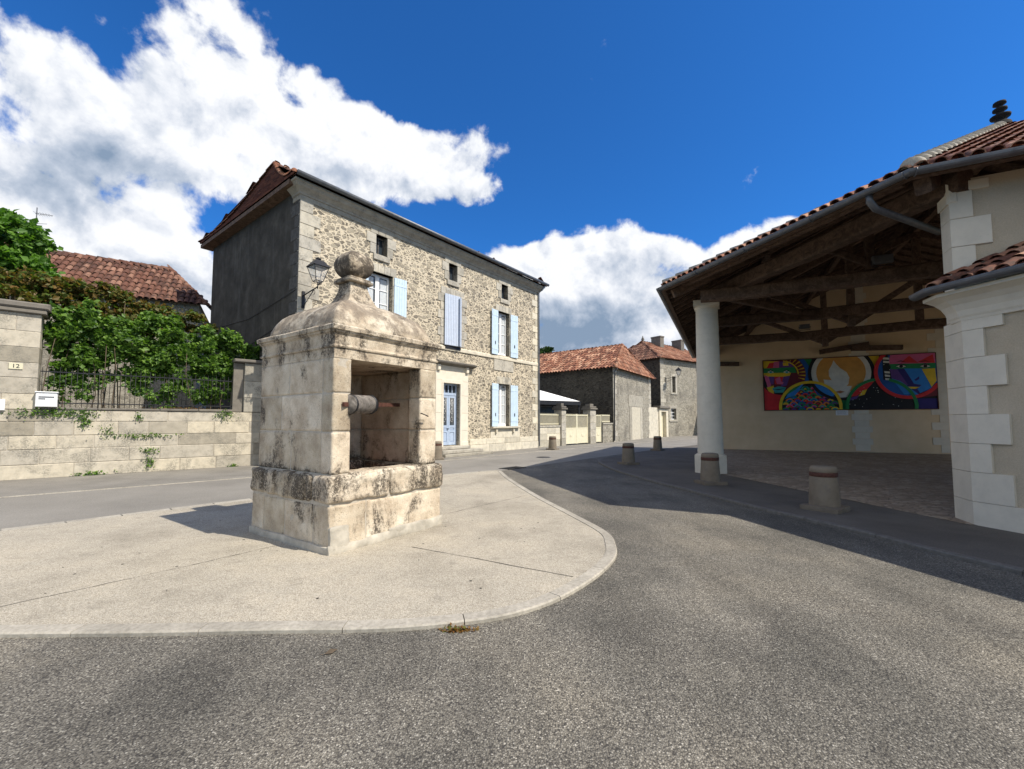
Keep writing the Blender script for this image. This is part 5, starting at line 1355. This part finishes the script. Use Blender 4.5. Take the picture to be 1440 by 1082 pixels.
# roofed building behind the garden
t = thing('tiled_barn', 'low building with a weathered red tile roof seen above the garden climbers', 'barn', (0,0,0), 0)
ra = Vector((-24.6,18.6,9.75)); rb = Vector((-18.0,22.1,9.6)); fr_ = Vector((-14.85,20.5,7.25)); fl = Vector((-22.6,15.9,7.25)); br = Vector((-18.0,27.3,7.25))
mb = MB(); tiled(mb, [fl, fr_, rb, ra], .24, .5, .10, 4, jit=.02); tiled(mb, [fr_, br, rb], .24, .5, .10, 4); mb.build('roof', 'old_tile', t)
mb = MB(); ridge_tiles(mb, ra, rb, .14); ridge_tiles(mb, fr_, rb, .12); mb.build('ridge', 'old_tile', t)
mb = MB(); dn = (fr_-fl).normalized(); nb = Vector((-dn.y, dn.x, 0)); i0, i1 = fl+nb*.35, fr_+nb*.35-dn*.35
mb.prism([(i0.x,i0.y),(i1.x,i1.y),(i1.x+nb.x*6,i1.y+nb.y*6),(i0.x+nb.x*6,i0.y+nb.y*6)], 0, 7.42); mb.build('wall', 'old_rubble', t)
t = thing('roof_antenna', 'thin television antenna above the tiled roof at far left', 'antenna', (-22.9,20.0,8.0), R(20))
mb = MB(); mb.tube([(0,0,0),(0,0,3.9)], .02, 6); mb.build('mast', 'zinc', t)
mb = MB(); mb.tube([(-.05,0,3.6),(.6,0,3.6)], .012, 5)
for k in range(6): mb.tube([(.0+.1*k,-.25+.02*k,3.6),(.0+.1*k,.25-.02*k,3.6)], .008, 4)
mb.tube([(-.05,0,3.1),(.4,0,3.15)], .012, 5)
mb.build('aerial', 'zinc', t)

# ============================================================ FAR END OF THE STREET
random.seed(44)
K = Vector((7.916,33.37,0)); K2 = Vector((13.69,42.07,0)); fd = (K2-K).normalized(); qd = Vector((-.77,.64,0)).normalized(); FL = (K2-K).length
FR = math.atan2(fd.y, fd.x)
t = thing('lime_barn', 'lime washed rubble barn with a hipped orange tile roof at the end of the street', 'barn', (K.x,K.y,0), FR)
ql = Vector((qd.dot(fd), qd.dot(Vector((-fd.y, fd.x, 0)))))      # left wall direction in local frame
def LP(a, b, z): return (a + ql.x*b, ql.y*b, z)
mb = MB(); mb.add([LP(0,0,0),LP(FL,0,0),LP(FL,0,5.85),LP(0,0,5.85)], [(0,1,2,3)], .5); mb.build('front_wall', 'old_rubble', t)
mb = MB(); mb.add([LP(0,16,0),LP(0,0,0),LP(0,0,5.85),LP(0,16,5.85)], [(0,1,2,3)], .5); lab(mb.build('side_wall', 'shaded_rubble', t), 'rubble coloured dark to stand for its shade'); mb = MB(); mb.add([LP(FL,0,0),LP(FL,16,0),LP(FL,16,5.85),LP(FL,0,5.85)], [(0,1,2,3)], .5); mb.build('side_wall', 'shaded_rubble', t)
mb = MB(); o4 = .35
ea, eb, ec, ed = LP(-o4,-o4,5.8), LP(FL+o4,-o4,5.8), LP(FL+o4,16,5.8), LP(-o4,16,5.8); hp = LP(FL/2,1.0,8.5); hq = LP(FL/2,16,8.5)
tiled(mb, [ed,ea,hp,hq], .30, .6, .125, 4, jit=.02); tiled(mb, [eb,ec,hq,hp], .4, .9, .16, 3); mb.build('roof', 'canal_tile', t)
mb = MB(); tiled(mb, [ea,eb,hp], .26, .4, .10, 3, jit=.03); mb.build('roof', 'orange_tile', t)
mb = MB(); ridge_tiles(mb, Vector(ea), Vector(hp), .15, .5); ridge_tiles(mb, Vector(eb), Vector(hp), .15, .5); ridge_tiles(mb, Vector(hp), Vector(hq), .15, .5); mb.build('ridge', 'orange_tile', t)
mb = MB(); mb.box(3.9,4.5,-.03,.02,0,2.91); mb.box(7.0,7.5,-.03,.02,0,2.91); mb.bbox(3.7,7.7,-.04,.02,2.9,3.9,.02)
mb.build('door_dressing', 'grey_ashlar', t)
for e_ in (0, 1):
    mb = MB(); z = 0; k = 0
    while z < 5.6:
        q_ = (.5,.8)[k % 2]; mb.bbox(FL-q_ if e_ else 0, FL if e_ else q_, -.03,0,z+.01,z+.41,.01); z += .42; k += 1
    mb.build('quoins', 'grey_ashlar', t)
mb = MB(); mb.box(4.5,7.0,-.012,0,0,2.9); mb.build('blocked_door', 'pale_ashlar', t)
mb = MB(); mb.tube([(-.1,-.4,5.75),(-.05,-.15,5.5),(-.05,-.1,.1)], .06, 8); mb.build('downpipe', 'zinc', t)
# boundary wall, piers and gates between house and barn
A = Vector((1.605,26.17,0)); bd = (K-A).normalized(); BR_ = math.atan2(bd.y, bd.x)
def low(label, x0, x1, h, mat='pale_ashlar'):
    t = thing('boundary_wall', label, 'wall', (A.x,A.y,0), BR_)
    m = MB(); block_wall(m, x0, x1, 0, h, 0, .35, [.42,.40,.45], .6, 1.2); m.box(x0+.01,x1-.01,.02,.34,0,h-.01); m.build('blocks', mat, t)
    m = MB(); m.bbox(x0,x1,-.05,.4,h,h+.09,.02); m.build('coping', 'grey_ashlar', t)
low('low stone wall under a cream railing between the stone house and the gate', .05, 2.34, 1.25)
low('low rough wall between the small cream gate and the barn', 7.9, 9.45, 1.40, 'old_rubble')
def pier(label, x, w_, h, mat):
    t = thing('gate_pier', label, 'pier', (A.x+bd.x*x, A.y+bd.y*x, 0), BR_, 'piers of the cream gate')
    m = MB(); block_wall(m, 0, w_, 0, h-.35, -.1, .6, [.5], 1, 2); m.build('shaft', mat, t)
    m = MB(); m.bbox(-.10,w_+.10,-.2,.6,h-.35,h-.22,.03); m.bbox(-.03,w_+.03,-.13,.53,h-.22,h-.10,.03); m.bbox(w_*.2,w_*.8,-.0,.4,h-.10,h+.08,.02); m.build('cap', 'dark_coping', t)
pier('left pier of the double cream gate, with a stepped dark cap', 2.36, .52, 2.72, 'grey_ashlar'); pier('thicker darker pier between the double gate and the small gate', 5.95, .8, 2.80, 'grey_ashlar')
def railing(label, x0, x1, z0, z1):
    t = thing('metal_railing', label, 'railing', (A.x,A.y,0), BR_, 'cream railings on the low walls')
    m = MB(); k = x0
    while k < x1: m.box(k,k+.025,.1,.125,z0,z1); k += .11
    m.build('bars', 'cream_paint', t); m = MB(); m.box(x0,x1,.09,.135,z0+.06,z0+.11); m.box(x0,x1,.09,.135,z1-.12,z1-.07); m.build('rails', 'cream_paint', t)
    m = MB(); m.face([(x0,.15,z0),(x1,.15,z0),(x1,.15,z1-.05),(x0,.15,z1-.05)]); m.build('backing', 'grey_wood', t)
railing('cream railing with slats on the wall beside the stone house', .1, 2.32, 1.36, 2.12); railing('short cream railing beside the barn', 7.92, 9.2, 1.52, 2.15)
def gate(label, x0, x1, n, h, name='metal_gate'):
    t = thing(name, label, 'gate', (A.x,A.y,0), BR_, 'cream metal gates'); W_ = (x1-x0)/n
    for i in range(n):
        a = x0+W_*i; m = MB(); m.box(a,a+.07,.05,.11,.08,h); m.box(a+W_-.07,a+W_,.05,.11,.08,h); m.box(a+.07,a+W_-.07,.05,.11,h-.12,h-.06); m.box(a+.07,a+W_-.07,.05,.11,1.1,1.18); f = m.build('leaf', 'cream_paint', t)
        m = MB(); m.box(a+.07,a+W_-.07,.06,.09,.1,1.1); m.bbox(a+W_/2-.12,a+W_/2+.12,.04,.06,.55,.75,.03); m.build('panel', 'cream_paint', f)
        m = MB(); k = a+.1
        while k < a+W_-.08: m.box(k,k+.03,.07,.09,1.18,h+.0); k += .11
        m.build('bars', 'cream_paint', f)
        m = MB(); m.face([(a+.07,.12,1.15),(a+W_-.07,.12,1.15),(a+W_-.07,.12,h-.05),(a+.07,.12,h-.05)]); m.build('screen', 'grey_wood', f)
gate('wide double leaf cream metal gate between two stone piers', 2.95, 5.88, 2, 2.12); gate('narrow single cream gate right of the thick pier', 6.85, 7.75, 1, 2.12)
t = thing('dry_leaf', 'curled dry leaf lying on the asphalt in front of the paved island', 'leaf', (-1.25,3.05,.004), .6)
mb = MB(); mb.add([(-.05,0,.004),(0,.018,.02),(.045,.0,.012),(0,-.02,.006)], [(0,3,1),(3,2,1)]); mb.build('blade', 'bark', t); mb = MB(); mb.tube([(-.05,0,.004),(-.075,.01,.006)], .002, 4); mb.build('stalk', 'bark', t)
# garden shelter behind the railing
t = thing('garden_shelter', 'dark framed shelter with a white sloping canopy behind the cream railing', 'shelter', (3.0,33.0,0), R(30))
mb = MB(); mb.add([(-2.2,-1.2,3.15),(1.9,-1.2,3.15),(1.9,1.6,3.15),(-2.2,1.6,3.15),(-1.9,.2,4.2)], [(0,1,4),(1,2,4),(2,3,4),(3,0,4),(3,2,1,0)], .8); mb.build('canopy', 'canvas_white', t)
mb = MB(); mb.box(-2.25,1.95,-1.25,1.65,2.85,3.13); mb.build('fascia', 'black_iron', t)
mb = MB()
for x in (-2.15, 1.8):
    for y in (-1.15, 1.5): mb.box(x,x+.1,y,y+.1,0,2.86)
mb.build('posts', 'black_iron', t)
mb = MB(); mb.box(-2.0,1.7,1.4,1.5,0,2.8); mb.build('back_panel', 'zinc', t)
# far house
K4 = Vector((15.69,45.0,0)); m4 = Vector((1.42,1,0)).normalized(); F4 = math.atan2(m4.y, m4.x)
t = thing('far_house', 'tall grey rubble house with an orange tile roof and two chimneys at the far end', 'house', (K4.x,K4.y,0), F4)
FW, FD, FH = 14.0, 9.5, 8.3
mb = MB(); hl = [(2.1,2.68,4.78,6.5),(1.72,2.70,1.83,3.0)]; holed(mb, 0, FW, 0, FH, 0, hl, .35); mb.build('front_wall', 'old_rubble', t)
mb = MB(); mb.face([(0,FD,0),(0,0,0),(0,0,FH),(0,FD,FH)]); mb.face([(FW,0,0),(FW,FD,0),(FW,FD,FH),(FW,0,FH)]); lab(mb.build('side_wall', 'shaded_rubble', t), 'dark side wall')
mb = MB(); mb.face([(2.1,.34,4.78),(2.68,.34,4.78),(2.68,.34,6.5),(2.1,.34,6.5)]); mb.build('narrow_window', 'window_glass', t)
mb = MB(); mb.box(1.72,2.70,.2,.26,1.83,1.90); mb.box(1.72,2.70,.2,.26,2.93,3.0); mb.box(2.18,2.25,.2,.26,1.9,2.93)
for z in (2.2, 2.55): mb.box(1.72,2.70,.21,.25,z,z+.05)
f = mb.build('window', 'white_paint', t); mb = MB(); mb.face([(1.72,.3,1.83),(2.70,.3,1.83),(2.70,.3,3.0),(1.72,.3,3.0)]); mb.build('pane', 'window_glass', f)
mb = MB(); z = 0; k = 0
while z < FH-.1: mb.bbox(0,(.9,.6)[k % 2],-.03,0,z+.01,z+.44,.01); z += .45; k += 1
for (a, b, c, d) in hl: mb.cut(); mb.bbox(a-.28,a,-.03,.1,c-.12,d+.3,.02); mb.bbox(b,b+.28,-.03,.1,c-.12,d+.3,.02); mb.bbox(a,b,-.03,.1,d,d+.3,.02); mb.bbox(a-.3,b+.3,-.08,.1,c-.25,c-.12,.02)
mb.build_each('dressing', 'grey_ashlar', t)
mb = MB(); mb.lathe([(.18,0),(.18,.02)], 14, (0,0,0)); o = mb.build('vent', 'dark_void', t); o.location = (6.9,-.03,7.5); o.rotation_euler = (R(90),0,0)
g1, g2, g3, g4 = (-.4,-.4,FH), (FW+.4,-.4,FH), (FW+.4,FD+.4,FH), (-.4,FD+.4,FH); r1, r2 = (3.4,FD/2,11.1), (FW-3,FD/2,11.1)
mb = MB(); tiled(mb, [g1,g2,r2,r1], .32, .6, .13, 3, jit=.02); tiled(mb, [g3,g4,r1,r2], .5, 1, .2, 3); mb.build('roof', 'orange_tile', t)
mb = MB(); tiled(mb, [g4,g1,r1], .32, .6, .13, 3); mb.build('roof', 'old_tile', t)
mb = MB(); tiled(mb, [g2,g3,r2], .32, .6, .13, 3); mb.build('roof', 'old_tile', t)
mb = MB(); ridge_tiles(mb, Vector(g1), Vector(r1), .16, .5); ridge_tiles(mb, Vector(r1), Vector(r2), .16, .5); mb.build('ridge', 'old_tile', t)
for x in (r1[0], r2[0]): mb = MB(); mb.lathe([(.2,0),(.12,.2),(.2,.35),(.08,.6),(.03,.8)], 10, (x,FD/2,11.1)); mb.build('finial', 'dark_coping', t)
for x in (5.0, 9.2):
    mb = MB(); mb.box(x,x+.7,FD/2-1.3,FD/2-.0,10.2,11.75); mb.box(x-.05,x+.75,FD/2-1.35,FD/2+.05,11.75,11.9); mb.build('chimney', 'dark_coping', t)
t = thing('porch', 'pale stone doorway with a flat cornice between barn and far house', 'doorway', (15.0,43.2,0), R(48))
mb = MB(); mb.box(-.2,.3,0,.5,0,2.9); mb.box(1.5,2.0,0,.5,0,2.9); mb.box(.3,1.5,0,.5,2.6,2.9); mb.box(-2.6,-.2,.1,.5,0,3.0); mb.build('surround', 'pale_ashlar', t)
mb = MB(); mb.bbox(-.4,2.2,-.2,.6,2.9,3.2,.06); mb.build('cornice', 'dark_coping', t); mb = MB(); mb.box(.3,1.5,.35,.45,0,2.6); mb.build('door', 'cream_paint', t)
p = K4+m4*.9
lantern('wall_lantern', 'small distant lantern on the grey rubble house at the end of the street', (p.x+.03, p.y-.04, 6.2), F4+R(25), 1.3)
t = thing('far_outbuilding', 'pale low wall and building closing the view behind the column', 'building', (27.0,47.0,0), R(30))
mb = MB(); block_wall(mb, -3, 9, 0, 3, 0, .6, [.6], 1, 2); mb.build('wall', 'pale_ashlar', t); mb = MB(); tiled(mb, [(-3.2,-.3,3.0),(9,-.3,3.0),(9,4,4.6),(-3.2,4,4.6)], .4, .8, .16, 3); mb.build('roof', 'orange_tile', t)
random.seed(9)
plant('conifer_tree', 'dark tree top peeping over the barn roof beside the stone house', 'tree', (4.6,66,0), [((0,0,12.0),(2.2,2,1.9),1500,12)], [[(0,0,0),(.1,0,6),(0,0,12)]], 'leaf_dark', rot=0, size=.5, r0=.3)
